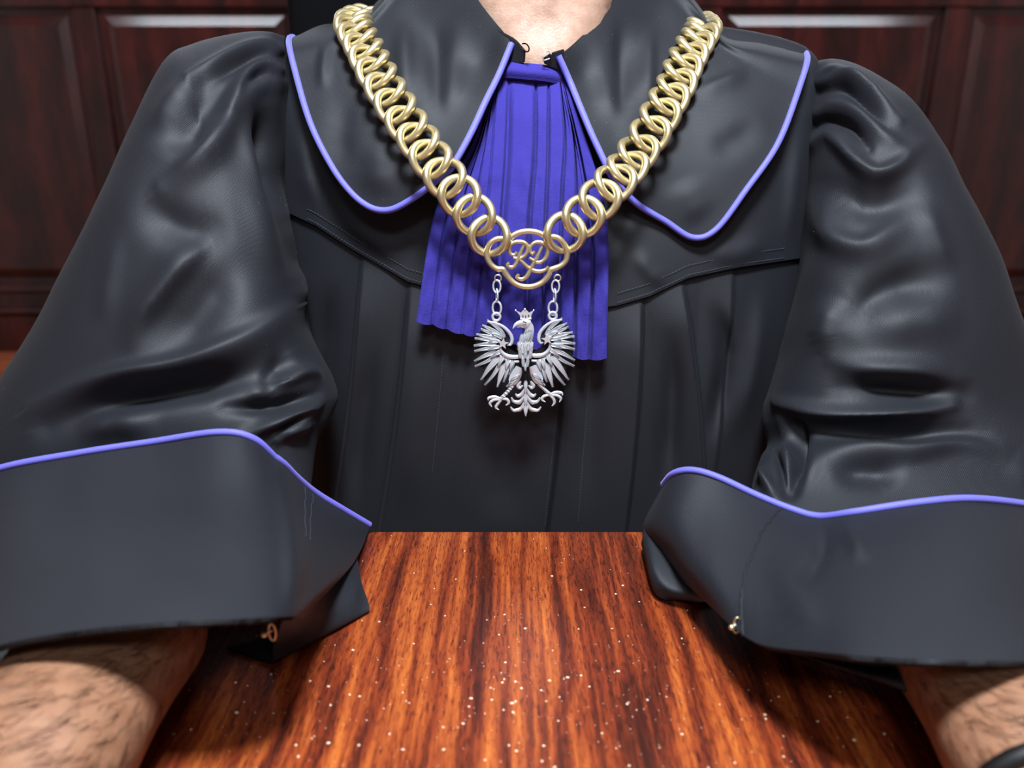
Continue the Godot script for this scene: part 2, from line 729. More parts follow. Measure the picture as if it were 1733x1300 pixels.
func build_room() -> void:
	var z := -WALL_D
	var wall := structure("wall_back", "dark red polished mahogany wall of raised panels")
	slab("wall_core", Vector3(2 * HALF_W, CEIL, 0.14), Vector3(0, CEIL * 0.5, z - 0.12), M.panel, wall)
	slab("upper_wall", Vector3(2 * HALF_W, CEIL - 1.78, 0.05), Vector3(0, (CEIL + 1.78) * 0.5, z - 0.03), M.plaster, wall)
	var top := 1.614
	var low := 0.344
	slab("top_rail", Vector3(2 * HALF_W, 0.16, 0.05), Vector3(0, top + 0.08, z - 0.025), M.panel, wall, 0.006)
	slab("bottom_rail", Vector3(2 * HALF_W, low - 0.06, 0.05), Vector3(0, (low + 0.06) * 0.5, z - 0.025), M.panel, wall, 0.006)
	# openings between the stiles
	var cuts := [-HALF_W, -2.005, -1.905, -1.011, -0.911, -0.075, 0.025, 0.86, 0.96, 1.98, 2.09, HALF_W]
	for k in range(1, cuts.size() - 1, 2):
		slab("stile", Vector3(cuts[k + 1] - cuts[k], top - low, 0.05), Vector3((cuts[k] + cuts[k + 1]) * 0.5, (top + low) * 0.5, z - 0.025), M.panel, wall, 0.006)
	for k in range(0, cuts.size(), 2):
		var w: float = cuts[k + 1] - cuts[k]
		part("panel", raised_panel(w - 0.002, top - low - 0.002), M.panel, wall, Vector3((cuts[k] + cuts[k + 1]) * 0.5, (top + low) * 0.5, z))
	part("moulding", moulding(0.298, 0.334, 0.016, -HALF_W, HALF_W), M.panel, wall, Vector3(0, 0, z))
	part("moulding", moulding(0.186, 0.228, 0.024, -HALF_W, HALF_W), M.panel, wall, Vector3(0, 0, z))
	part("moulding", moulding(1.765, 1.80, 0.03, -HALF_W, HALF_W), M.panel, wall, Vector3(0, 0, z))
	var base := structure("baseboard_back", "dark wooden baseboard under the panelled wall")
	slab("board", Vector3(2 * HALF_W, 0.186, 0.03), Vector3(0, 0.093, z + 0.015), M.panel, base, 0.006)
	for s in [-1.0, 1.0]:
		var w := structure("wall_left" if s < 0 else "wall_right", "plain pale plaster wall on the %s side" % ("left" if s < 0 else "right"))
		slab("plaster", Vector3(0.14, CEIL, WALL_D + BEHIND + 0.4), Vector3(s * (HALF_W + 0.07), CEIL * 0.5, (BEHIND - WALL_D) * 0.5), M.plaster, w)
	var wf := structure("wall_front", "plain pale plaster wall behind the viewer")
	slab("plaster", Vector3(2 * HALF_W + 0.28, CEIL, 0.14), Vector3(0, CEIL * 0.5, BEHIND + 0.07), M.plaster, wf)
	var ceil := structure("ceiling", "plain white ceiling")
	slab("plaster", Vector3(2 * HALF_W + 0.28, 0.14, WALL_D + BEHIND + 0.4), Vector3(0, CEIL + 0.07, (BEHIND - WALL_D) * 0.5), M.plaster, ceil)
	var fl := structure("floor", "reddish brown wooden plank floor")
	slab("subfloor", Vector3(2 * HALF_W + 0.28, 0.12, WALL_D + BEHIND + 0.4), Vector3(0, -0.082, (BEHIND - WALL_D) * 0.5), M.strap, fl)
	var plank := bevel_box(Vector3(1.548, 0.022, 0.156), 0.003)
	var row := 0
	var zz := -WALL_D + 0.08
	while zz < BEHIND:
		var x := -HALF_W + 0.775 - (row % 3) * 0.5
		while x - 0.775 < HALF_W:
			var a := maxf(x - 0.775, -HALF_W)
			var b := minf(x + 0.775, HALF_W)
			if b - a > 0.05:
				var o := part("plank", plank, M.boards[(row * 7 + int(x * 3.0 + 40.0)) % 3], fl, Vector3((a + b) * 0.5, -0.011, zz))
				o.scale.x = (b - a) / 1.55
			x += 1.55
		zz += 0.158
		row += 1

# ---------------------------------------------------------------- furniture
func build_table() -> void:
	var t := thing("desk", "polished reddish brown wooden desk under the resting arms", "desk", Vector3(0, 0, -0.55))
	var w := 1.7
	var dep := 1.0
	part("desktop", bevel_box(Vector3(w, 0.032, dep), 0.0025), M.desk, t, Vector3(0, TABLE_Y - 0.016, dep * 0.5))
	for s in [-1.0, 1.0]:
		part("side_apron", bevel_box(Vector3(0.022, 0.09, dep - 0.2), 0.002), M.desk, t, Vector3(s * (w * 0.5 - 0.06), TABLE_Y - 0.032 - 0.045, dep * 0.5))
		for e in [0.06, dep - 0.06]:
			part("leg", bevel_box(Vector3(0.06, TABLE_Y - 0.032, 0.06), 0.004), M.desk, t, Vector3(s * (w * 0.5 - 0.06), (TABLE_Y - 0.032) * 0.5, e))
	part("front_apron", bevel_box(Vector3(w - 0.2, 0.09, 0.022), 0.002), M.desk, t, Vector3(0, TABLE_Y - 0.032 - 0.045, dep - 0.08))
	# crumbs and dust on the desktop
	var mm := MultiMesh.new()
	mm.transform_format = MultiMesh.TRANSFORM_3D
	var bit := bevel_box(Vector3(1, 0.45, 0.8), 0.2)
	bit.surface_set_material(0, M.crumb)
	mm.mesh = bit
	var where := []
	for k in 620:
		var px := rng.randf_range(250.0, 1600.0)
		var py := 905.0 + 395.0 * rng.randf()
		var s := 0.00035 + 0.0011 * pow(rng.randf(), 4.0)
		if rng.randf() < 0.4:
			px = 900.0 + rng.randfn() * 230.0
			py = 1180.0 + rng.randfn() * 80.0
		if py < 905.0 or py > 1330.0:
			continue
		where.append(Transform3D(Basis(Vector3.UP, rng.randf() * TAU).scaled(Vector3(s * rng.randf_range(0.7, 1.7), s, s)), on_table(px, py, s * 0.2)))
	mm.instance_count = where.size()
	for k in where.size():
		mm.set_instance_transform(k, where[k])
	var o := MultiMeshInstance3D.new()
	o.name = "dust_crumbs"
	o.multimesh = mm
	o.material_override = M.crumb
	o.set_meta("kind", "stuff")
	o.set_meta("label", "pale dust specks and crumbs scattered over the desktop")
	o.set_meta("category", "dust")
	add_child(o, true)

func build_chair() -> void:
	var t := thing("chair", "black ribbed fabric chair back rising behind the robed person", "chair", Vector3(-0.03, 0, -0.98))
	# backrest: a padded slab, slightly curved, with ribs
	var nu := 60
	var nv := 24
	var P := PackedVector3Array()
	for v in nv:
		for u in nu:
			var f := TAU * u / nu
			var cx := signf(cos(f)) * pow(absf(cos(f)), 0.35)
			var cz := signf(sin(f)) * pow(absf(sin(f)), 0.6)
			var e := float(v) / (nv - 1)
			var y := 0.52 + 0.86 * e
			var edge := pow(clampf(1.0 - absf(e * 2.0 - 1.0), 0.0, 0.12) / 0.12, 0.5)
			var hw := 0.22 * lerpf(0.82, 1.0, edge)
			P.append(Vector3(cx * hw, y, cz * 0.04 * lerpf(0.3, 1.0, edge) + 0.05 * cx * cx - 0.03 * e))
	part("backrest", tube_mesh(P, nu, nv), M.seat, t)
	part("seat", bevel_box(Vector3(0.46, 0.07, 0.46), 0.03), M.seat, t, Vector3(0, 0.445, 0.22))
	for s in [-1.0, 1.0]:
		part("back_post", sweep([Vector3(s * 0.16, 0.42, 0.0), Vector3(s * 0.16, 0.5, -0.03), Vector3(s * 0.16, 0.7, -0.035)], 0.012), M.dark_metal, t)
		for e in [0.02, 0.42]:
			part("leg", sweep([Vector3(s * 0.2, 0.0, e), Vector3(s * 0.19, 0.42, e)], 0.013), M.dark_metal, t)

# ---------------------------------------------------------------- the person
func smin(a: float, b: float, k: float) -> float:
	var h := maxf(k - absf(a - b), 0.0) / k
	return minf(a, b) - h * h * k * 0.25

# bones: [a, b, ra, rb, k, squash_y]; meshes the smooth union by surface nets into V, N, I
func nets(bones: Array, cell: float, V: PackedVector3Array, N: PackedVector3Array, I: PackedInt32Array) -> void:
	var lo := Vector3.ONE * 1e9
	var hi := -lo
	for b in bones:
		for k in 2:
			var r: float = b[2 + k] + cell * 3.0
			lo = lo.min(b[k] - Vector3.ONE * r)
			hi = hi.max(b[k] + Vector3.ONE * r)
	var nx := int((hi.x - lo.x) / cell) + 2
	var ny := int((hi.y - lo.y) / cell) + 2
	var nz := int((hi.z - lo.z) / cell) + 2
	var F := PackedFloat32Array()
	F.resize(nx * ny * nz)
	F.fill(0.2)
	for b in bones:
		var a: Vector3 = b[0]
		var ab: Vector3 = b[1] - a
		var l2 := maxf(ab.length_squared(), 1e-9)
		var ra: float = b[2]
		var rb: float = b[3]
		var kk: float = b[4]
		var grow := maxf(ra, rb) + kk + cell * 2.0
		var p0: Vector3 = (a.min(b[1]) - Vector3.ONE * grow - lo) / cell
		var p1: Vector3 = (a.max(b[1]) + Vector3.ONE * grow - lo) / cell
		for z in range(maxi(int(p0.z), 0), mini(int(p1.z) + 2, nz)):
			for y in range(maxi(int(p0.y), 0), mini(int(p1.y) + 2, ny)):
				var row := (z * ny + y) * nx
				for x in range(maxi(int(p0.x), 0), mini(int(p1.x) + 2, nx)):
					var q := lo + Vector3(x, y, z) * cell - a
					var t := clampf(q.dot(ab) / l2, 0.0, 1.0)
					var d := (q - ab * t).length() - lerpf(ra, rb, t)
					F[row + x] = smin(F[row + x], d, kk)
	var idx := {}
	var sx := 1
	var sy := nx
	var sz := nx * ny
	var off := [0, 1, sy, sy + 1, sz, sz + 1, sz + sy, sz + sy + 1]
	var edges := [[0, 1], [2, 3], [4, 5], [6, 7], [0, 2], [1, 3], [4, 6], [5, 7], [0, 4], [1, 5], [2, 6], [3, 7]]
	for z in nz - 1:
		for y in ny - 1:
			for x in nx - 1:
				var c := z * sz + y * sy + x
				var f0 := F[c]
				if f0 > cell * 2.0 or f0 < -cell * 2.0:
					continue
				var mask := 0
				for k in 8:
					if F[c + off[k]] < 0.0:
						mask |= 1 << k
				if mask == 0 or mask == 255:
					continue
				var p := Vector3.ZERO
				var cnt := 0
				for e in edges:
					var fa := F[c + off[e[0]]]
					var fb := F[c + off[e[1]]]
					if (fa < 0.0) != (fb < 0.0):
						var t := fa / (fa - fb)
						var ea: int = e[0]
						var eb: int = e[1]
						p += Vector3(lerpf(ea & 1, eb & 1, t), lerpf((ea >> 1) & 1, (eb >> 1) & 1, t), lerpf(ea >> 2, eb >> 2, t))
						cnt += 1
				p /= cnt
				var g := Vector3(F[c + 1] - f0, F[c + sy] - f0, F[c + sz] - f0) + Vector3(F[c + 7 * 0 + sz + sy + 1] - F[c + sz + sy], F[c + sz + sy + 1] - F[c + sz + 1], F[c + sz + sy + 1] - F[c + sy + 1])
				idx[c] = V.size()
				V.append(lo + (Vector3(x, y, z) + p) * cell)
				N.append(g.normalized())
	var s3 := [sx, sy, sz]
	for c in idx:
		for ax in 3:
			var fa := F[c]
			var fb := F[c + s3[ax]]
			if (fa < 0.0) == (fb < 0.0):
				continue
			var u: int = s3[(ax + 1) % 3]
			var w: int = s3[(ax + 2) % 3]
			if not (idx.has(c - u) and idx.has(c - w) and idx.has(c - u - w)):
				continue
			var a: int = idx[c]
			var b: int = idx[c - u]
			var d: int = idx[c - u - w]
			var e2: int = idx[c - w]
			if fa < 0.0:
				I.append_array(PackedInt32Array([a, d, b, a, e2, d]))
			else:
				I.append_array(PackedInt32Array([a, b, d, a, d, e2]))

const ARMS := [
	[Vector3(-0.22, 1.04, -0.74), Vector3(-0.30, 0.785, -0.60), Vector3(-0.214, 0.786, -0.36), Vector3(-0.204, 0.782, -0.175)],
	[Vector3(0.27, 1.04, -0.74), Vector3(0.335, 0.785, -0.60), Vector3(0.246, 0.786, -0.36), Vector3(0.224, 0.782, -0.175)]]

func build_person() -> void:
	var t := thing("person", "seated person in a black robe, neck and bare forearms showing", "person")
	var V := PackedVector3Array()
	var N := PackedVector3Array()
	var I := PackedInt32Array()
	var nk := Vector3(0.024, 1.10, -0.722)
	var body := [
		[Vector3(0.024, 0.58, -0.74), Vector3(0.024, 0.86, -0.735), 0.10, 0.105, 0.06],
		[Vector3(-0.06, 0.60, -0.74), Vector3(-0.06, 0.98, -0.735), 0.085, 0.085, 0.06],
		[Vector3(0.11, 0.60, -0.74), Vector3(0.11, 0.98, -0.735), 0.085, 0.085, 0.06],
		[Vector3(-0.15, 1.045, -0.745), Vector3(0.20, 1.045, -0.745), 0.055, 0.055, 0.06],
		[Vector3(0.024, 1.02, -0.74), nk, 0.075, 0.058, 0.05],
		[nk, Vector3(0.024, 1.22, -0.715), 0.058, 0.056, 0.03],
		# collar bones and the cords of the neck
		[Vector3(0.010, 1.108, -0.668), Vector3(-0.035, 1.20, -0.70), 0.008, 0.012, 0.03],
		[Vector3(0.038, 1.108, -0.668), Vector3(0.083, 1.20, -0.70), 0.008, 0.012, 0.03],
		[Vector3(0.024, 1.17, -0.668), Vector3(0.024, 1.15, -0.668), 0.010, 0.006, 0.02],
		# thighs and shins under the desk
		[Vector3(-0.08, 0.57, -0.74), Vector3(-0.12, 0.56, -0.32), 0.085, 0.065, 0.05],
		[Vector3(0.13, 0.57, -0.74), Vector3(0.17, 0.56, -0.32), 0.085, 0.065, 0.05],
		[Vector3(-0.12, 0.56, -0.32), Vector3(-0.12, 0.10, -0.36), 0.06, 0.04, 0.03],
		[Vector3(0.17, 0.56, -0.32), Vector3(0.17, 0.10, -0.36), 0.06, 0.04, 0.03],
		[Vector3(-0.12, 0.06, -0.38), Vector3(-0.13, 0.035, -0.20), 0.04, 0.032, 0.03],
		[Vector3(0.17, 0.06, -0.38), Vector3(0.18, 0.035, -0.20), 0.04, 0.032, 0.03]]
	for a in ARMS:
		body.append([a[0], a[1], 0.045, 0.028, 0.03])
		body.append([a[1], a[2], 0.028, 0.034, 0.015])
	nets(body, 0.011, V, N, I)
	var hc := Vector3(0.024, 1.345, -0.70)
	var head := [
		[Vector3(0.024, 1.19, -0.716), Vector3(0.024, 1.25, -0.715), 0.055, 0.056, 0.02],
		[hc + Vector3(0, 0.03, -0.025), hc + Vector3(0, 0.02, 0.015), 0.085, 0.078, 0.03],
		[hc + Vector3(0, -0.02, 0.03), hc + Vector3(0, -0.085, 0.045), 0.062, 0.030, 0.04],
		[hc + Vector3(-0.04, -0.07, 0.01), hc + Vector3(0, -0.095, 0.05), 0.026, 0.018, 0.03],
		[hc + Vector3(0.04, -0.07, 0.01), hc + Vector3(0, -0.095, 0.05), 0.026, 0.018, 0.03],
		[hc + Vector3(0, 0.015, 0.092), hc + Vector3(0, -0.028, 0.112), 0.008, 0.012, 0.012],
		[hc + Vector3(-0.018, -0.062, 0.082), hc + Vector3(0.018, -0.062, 0.082), 0.008, 0.008, 0.008],
		[hc + Vector3(-0.045, 0.022, 0.082), hc + Vector3(-0.015, 0.024, 0.092), 0.009, 0.009, 0.012],
		[hc + Vector3(0.045, 0.022, 0.082), hc + Vector3(0.015, 0.024, 0.092), 0.009, 0.009, 0.012],
		[hc + Vector3(-0.084, 0.015, -0.01), hc + Vector3(-0.082, -0.03, -0.004), 0.014, 0.009, 0.008],
		[hc + Vector3(0.084, 0.015, -0.01), hc + Vector3(0.082, -0.03, -0.004), 0.014, 0.009, 0.008]]
	nets(head, 0.006, V, N, I)
	var BV := V.duplicate()
	var BN := N.duplicate()
	var BI := I.duplicate()
	V.clear()
	N.clear()
	I.clear()
	for side in 2:
		var a: Array = ARMS[side]
		var s := -1.0 if side == 0 else 1.0
		var w: Vector3 = a[3]
		var hb := [
			[a[1], a[2], 0.028, 0.034, 0.015],
			[a[2], lerp(a[2], w, 0.45), 0.034, 0.032, 0.015],
			[lerp(a[2], w, 0.45), w, 0.032, 0.026, 0.015],
			# two cords along the forearm
			[a[2] + Vector3(-s * 0.016, 0.004, 0), w + Vector3(-s * 0.012, 0.003, 0), 0.027, 0.018, 0.015],
			[a[2] + Vector3(s * 0.022, 0.002, 0), w + Vector3(s * 0.018, 0.003, 0), 0.027, 0.019, 0.015],
			[w + Vector3(s * 0.018, 0.018, -0.012), w + Vector3(s * 0.018, 0.018, -0.004), 0.010, 0.010, 0.01]]
		var palm := w + Vector3(-s * 0.004, -0.006, 0.07)
		for k in 4:
			var base := palm + Vector3((k - 1.5) * 0.020 * s, 0.002 - absf(k - 1.3) * 0.002, 0.012 - absf(k - 1.3) * 0.004)
			hb.append([w + Vector3((k - 1.5) * 0.010 * s, -0.002, 0.01), base, 0.017, 0.0125, 0.015])
			var l: float = [0.068, 0.078, 0.072, 0.056][k]
			var dirs := [Vector3((k - 1.5) * 0.05 * s, 0.05, 1.0), Vector3((k - 1.5) * 0.05 * s, -0.22, 1.0), Vector3((k - 1.5) * 0.03 * s, -0.5, 1.0)]
			var q := base
			for j in 3:
				var e: Vector3 = q + dirs[j].normalized() * l * [0.45, 0.31, 0.24][j]
				hb.append([q, e, 0.0095 - j * 0.0006, 0.0088 - j * 0.0006, 0.004])
				q = e
		# thumb on the inner side
		var tb := w + Vector3(-s * 0.022, -0.006, 0.022)
		var t1 := tb + Vector3(-s * 0.020, 0.0, 0.030)
		var t2 := t1 + Vector3(-s * 0.008, -0.004, 0.030)
		hb.append([w + Vector3(-s * 0.008, -0.004, 0.012), tb, 0.016, 0.014, 0.014])
		hb.append([tb, t1, 0.0135, 0.011, 0.006])
		hb.append([t1, t2, 0.0105, 0.0090, 0.004])
		nets(hb, 0.0045, V, N, I)
	var bm := raw(BV, BN, BI)
	var arr := []
	arr.resize(Mesh.ARRAY_MAX)
	arr[Mesh.ARRAY_VERTEX] = V
	arr[Mesh.ARRAY_NORMAL] = N
	arr[Mesh.ARRAY_INDEX] = I
	bm.add_surface_from_arrays(Mesh.PRIMITIVE_TRIANGLES, arr)
	bm.surface_set_material(0, M.skin)
	bm.surface_set_material(1, M.tan_skin)
	part("body", bm, null, t)
	# short hair on the head and hairs on the forearms
	var hv := PackedVector3Array()
	var hn := PackedVector3Array()
	var hi := PackedInt32Array()
	nets([[hc + Vector3(0, 0.05, -0.03), hc + Vector3(0, 0.048, 0.0), 0.088, 0.078, 0.02], [hc + Vector3(0, 0.0, -0.055), hc + Vector3(0, -0.05, -0.05), 0.07, 0.05, 0.03]], 0.008, hv, hn, hi)
	part("hair", raw(hv, hn, hi), M.hair, t)
	var sv := PackedVector3Array()
	var sn2 := PackedVector3Array()
	var si := PackedInt32Array()
	var tries := 0
	var count := 0
	while count < 4200 and tries < 400000:
		tries += 1
		var k := rng.randi() % V.size()
		var p := V[k]
		if p.z < -0.40 or p.z > -0.16 or absf(p.x) > 0.32 or p.y > 0.9 or p.y < 0.755:
			continue
		var n := N[k]
		if n.y < -0.1:
			continue
		count += 1
		var dir := (Vector3(signf(p.x) * rng.randf_range(0.2, 1.0), -0.2, rng.randf_range(0.2, 1.0))).normalized()
		dir = (dir - n * dir.dot(n)).normalized()
		p += (dir * rng.randf_range(-1, 1) + dir.cross(n) * rng.randf_range(-1, 1)) * 0.003
		var l := rng.randf_range(0.007, 0.016)
		var sd := dir.cross(n) * 0.00010
		var c0 := sv.size()
		var p1 := p + dir * l * 0.5 + n * 0.0012
		var p2 := p + dir * l + n * 0.0006
		for q in [p - sd, p + sd, p1 - sd, p1 + sd, p2]:
			sv.append(q + n * 0.0002)
			sn2.append(n)
		si.append_array(PackedInt32Array([c0, c0 + 1, c0 + 2, c0 + 1, c0 + 3, c0 + 2, c0 + 2, c0 + 3, c0 + 4]))
	var ah := part("arm_hair", raw(sv, sn2, si), M.hair, t)
	ah.set_meta("kind", "stuff")
	# a dark band round the wrist at the right edge of the picture
	var band := thing("wrist_band", "thin black band round the wrist at the lower right corner", "wristband")
	var aw: Array = ARMS[1]
	var c: Vector3 = lerp(aw[2], aw[3], 0.6)
	var ax: Vector3 = (aw[3] - aw[2]).normalized()
	var xa := ax.cross(Vector3.UP).normalized()
	var ya := xa.cross(ax)
	var ring := []
	for k in 40:
		var f := TAU * k / 40.0
		ring.append(c + xa * cos(f) * 0.0400 + ya * (sin(f) * 0.0345))
	part("strap", sweep(ring, 0.0042, 8, true), M.strap, band)
	part("clasp", bevel_box(Vector3(0.012, 0.006, 0.012), 0.0015), M.dark_metal, band, c - ya * 0.0375 + xa * 0.0)

# ---------------------------------------------------------------- the robe
var robe: Node3D
# pixel row at the side, left and right edge, then depth of side, front and back
const TORSO := [[1120, 490, 1360, 0.71, 0.602, 0.86], [900, 480, 1350, 0.71, 0.602, 0.86], [700, 485, 1360, 0.71, 0.602, 0.86], [560, 480, 1370, 0.71, 0.603, 0.86], [430, 478, 1375, 0.71, 0.608, 0.86], [300, 478, 1372, 0.70, 0.622, 0.85], [200, 474, 1378, 0.70, 0.645, 0.84], [110, 474, 1388, 0.71, 0.682, 0.83], [78, 490, 1362, 0.718, 0.702, 0.81], [58, 545, 1300, 0.724, 0.713, 0.79], [36, 640, 1180, 0.73, 0.722, 0.77]]
var trows := []

func torso_row(y: float) -> Array:
	# -> [left x, right x, side d, front d, back d]
	var n := trows.size()
	if y <= trows[0][0]:
		return trows[0].slice(1)
	for i in n - 1:
		if y <= trows[i + 1][0]:
			var t: float = (y - trows[i][0]) / (trows[i + 1][0] - trows[i][0])
			var out := []
			for k in range(1, 6):
				var a: float = trows[maxi(i - 1, 0)][k]
				var b: float = trows[i][k]
				var c: float = trows[i + 1][k]
				var d: float = trows[mini(i + 2, n - 1)][k]
				out.append(cr(a, b, c, d, t))
			return out
	return trows[n - 1].slice(1)

func torso_d(x: float, y: float) -> float:
	var r := torso_row(y)
	var u := clampf(absf((x - (r[0] + r[1]) * 0.5) / ((r[1] - r[0]) * 0.5)), 0.0, 0.9995)
	return r[2] - (r[2] - r[3]) * pow(1.0 - pow(u, 2.15), 1.0 / 2.15)

func torso_hit(px: float, py: float, lift := 0.0) -> Vector3:
	var d := 0.62
	for k in 12:
		var p := at(px, py, d)
		d = lerpf(d, torso_d(p.x, p.y), 0.7)
	return at(px, py, d - lift)

var skirt_folds := []
var yoke_seam := [[470.0, 352.0], [535.0, 382.0], [600.0, 424.0], [690.0, 476.0], [760.0, 496.0], [880.0, 520.0], [1000.0, 522.0], [1045.0, 517.0], [1100.0, 501.0], [1165.0, 470.0], [1250.0, 452.0], [1335.0, 440.0], [1400.0, 430.0]]

func pleat_height(q: Vector2) -> float:
	# knife pleats of the skirt: a fold edge that stands proud on one side: [x at top, y top, x at bottom, height, which side, reach]
	var h := 0.0
	for p in [[608.0, 440.0, 560.0, 870.0, 0.011, 1.0, 75.0], [688.0, 484.0, 640.0, 880.0, 0.011, 1.0, 110.0], [958.0, 560.0, 930.0, 893.0, 0.007, -1.0, 240.0], [1092.0, 508.0, 1062.0, 893.0, 0.013, -1.0, 90.0], [1160.0, 476.0, 1192.0, 800.0, 0.011, -1.0, 75.0], [1246.0, 455.0, 1212.0, 800.0, 0.008, -1.0, 60.0]]:
		var t: float = (q.y - p[1]) / (p[3] - p[1])
		if t < -0.08:
			continue
		var x := lerpf(p[0], p[2], t)
		x += sin(t * 3.0) * 6.0
		var s: float = (q.x - x) * p[5]
		if s < 0.0:
			continue
		var f := smoothstep(0.0, 9.0, s) * clampf(1.0 - s / p[6], 0.0, 1.0)
		h += p[4] * f * smoothstep(-0.08, 0.25, t)
	return h

func build_robe_body() -> void:
	robe = thing("robe", "black judicial robe with wide collar, puffed sleeves and violet-blue piping", "robe")
	trows.clear()
	for r in TORSO:
		var a := at(r[1], r[0], r[3])
		var b := at(r[2], r[0], r[3])
		trows.append([a.y, a.x, b.x, r[3], r[4], r[5]])
	var y0: float = trows[0][0]
	var y1: float = trows[-1][0]
	var nf := 330
	var nb := 30
	var nu := nf + nb
	var nv := 150
	var folds := fold_prepare([
		[[640, 560, 618, 700, 600, 880], 16, 22, -0.006], [[720, 560, 700, 720, 690, 880], 25, 25, 0.003],
		[[835, 720, 850, 800, 860, 890], 40, 40, -0.003], [[1010, 560, 1000, 720, 985, 880], 22, 30, -0.004],
		[[1130, 540, 1140, 660, 1130, 860], 14, 20, -0.008], [[1200, 500, 1230, 600, 1200, 760], 14, 16, -0.010],
		[[1290, 470, 1280, 600, 1240, 760], 18, 18, 0.006], [[560, 470, 545, 600, 530, 760], 18, 18, -0.008]])
	var P := PackedVector3Array()
	P.resize(nu * nv)
	for v in nv:
		var y := lerpf(y0, y1, float(v) / (nv - 1))
		var r := torso_row(y)
		var xm: float = (r[0] + r[1]) * 0.5
		var xh: float = (r[1] - r[0]) * 0.5
		for u in nu:
			var x: float
			var d: float
			if u < nf:
				# even spacing across the front, closer towards the sides
				var e := float(u) / (nf - 1) * 2.0 - 1.0
				e = sin(e * PI * 0.5) * 0.25 + e * 0.75
				var q := pow(maxf(1.0 - pow(absf(e), 2.15), 0.0), 1.0 / 2.15)
				x = xm + xh * e
				d = r[2] - (r[2] - r[3]) * q
				var p := Vector3(x, y, -d)
				var h := 0.0
				if absf(e) < 0.97:
					var s := pix(p)
					h = pleat_height(s) + fold_height(folds, s)
				d -= h
			else:
				var f := PI * float(u - nf + 1) / (nb + 1)
				x = xm + xh * signf(cos(f)) * pow(absf(cos(f)), 2.0 / 2.6)
				d = r[2] + (r[4] - r[2]) * pow(sin(f), 2.0 / 2.6)
			P[v * nu + u] = Vector3(x, y, -d)
	part("body_panel", tube_mesh(P, nu, nv), M.black, robe)
	# yoke: laid over the top of the pleats
	var yu := 150
	var yv := 70
	var Y := PackedVector3Array()
	Y.resize(yu * yv)
	var yf := fold_prepare([[[500, 190, 520, 300, 540, 370], 12, 18, 0.004], [[560, 360, 620, 400, 690, 450], 30, 12, 0.003], [[1360, 200, 1345, 320, 1335, 430], 14, 14, 0.004], [[1070, 420, 1100, 460, 1130, 490], 14, 14, 0.003], [[1180, 410, 1240, 430, 1310, 400], 20, 20, 0.003]])
	for u in yu:
		var px := lerpf(477.0, 1386.0, float(u) / (yu - 1))
		var lowy := lerp_table(yoke_seam, px)
		var topy := lerp_table([[470.0, 105.0], [500.0, 78.0], [560.0, 90.0], [700.0, 190.0], [900.0, 260.0], [1100.0, 190.0], [1300.0, 85.0], [1360.0, 82.0], [1390.0, 118.0]], px)
		for v in yv:
			var py := lerpf(lowy, topy, float(v) / (yv - 1))
			var p := torso_hit(px, py, 0.0045)
			p.z += fold_height(yf, Vector2(px, py))
			Y[v * yu + u] = p
	part("yoke", sheet(Y, yu, yv, 0.003), M.black, robe)
	# rows of stitches along the yoke hem, the placket and the pleat
	var lines := []
	for off in [5.0, 21.0]:
		for span in [[520.0, 735.0], [1045.0, 1330.0]]:
			var l := []
			for k in 60:
				var px := lerpf(span[0], span[1], k / 59.0)
				l.append(torso_hit(px, lerp_table(yoke_seam, px) - off, 0.0055))
			lines.append(l)
	for s in [[[950, 600], [938, 720], [922, 885], 0.0085], [[1000, 620], [990, 740], [978, 885], 0.003], [[752, 585], [742, 700], [732, 800], 0.003]]:
		var l := []
		for k in 50:
			var q: Vector2 = spline([Vector2(s[0][0], s[0][1]), Vector2(s[1][0], s[1][1]), Vector2(s[2][0], s[2][1])], k / 49.0)
			var p := torso_hit(q.x, q.y)
			p.z += pleat_height(pix(p)) + fold_height(folds, pix(p)) + 0.0006
			l.append(p)
		lines.append(l)
	stitches(lines, robe)

func stitches(lines: Array, parent: Node) -> void:
	var st := SurfaceTool.new()
	st.begin(Mesh.PRIMITIVE_TRIANGLES)
	for l in lines:
		var total := 0.0
		var acc := [0.0]
		for k in range(1, l.size()):
			total += l[k].distance_to(l[k - 1])
			acc.append(total)
		var s := 0.0
		while s + 0.002 < total:
			var ends := []
			for q in [s, s + 0.0019]:
				var i := 0
				while i < acc.size() - 2 and acc[i + 1] < q:
					i += 1
				ends.append(l[i].lerp(l[i + 1], (q - acc[i]) / maxf(acc[i + 1] - acc[i], 1e-6)))
			var mid: Vector3 = (ends[0] + ends[1]) * 0.5 + Vector3(0, 0, 0.0002)
			var m := sweep([ends[0], mid, ends[1]], 0.00022, 4)
			st.append_from(m, 0, Transform3D.IDENTITY)
			s += 0.0029
	var o := part("stitching", st.commit(), M.thread, parent)
	o.set_meta("kind", "stuff")

func collar_d(px: float, py: float) -> float:
	return lerp_table([[-60.0, 0.725], [0.0, 0.716], [40.0, 0.699], [60.0, 0.684], [100.0, 0.658], [150.0, 0.636], [200.0, 0.621], [250.0, 0.611], [300.0, 0.604], [350.0, 0.600], [400.0, 0.597]], py) + 0.00012 * (maxf(absf(px - 890.0), 160.0) - 250.0) + (0.014 * (1.0 - smoothstep(1120.0, 1260.0, px)) if px > 900.0 else 0.0)

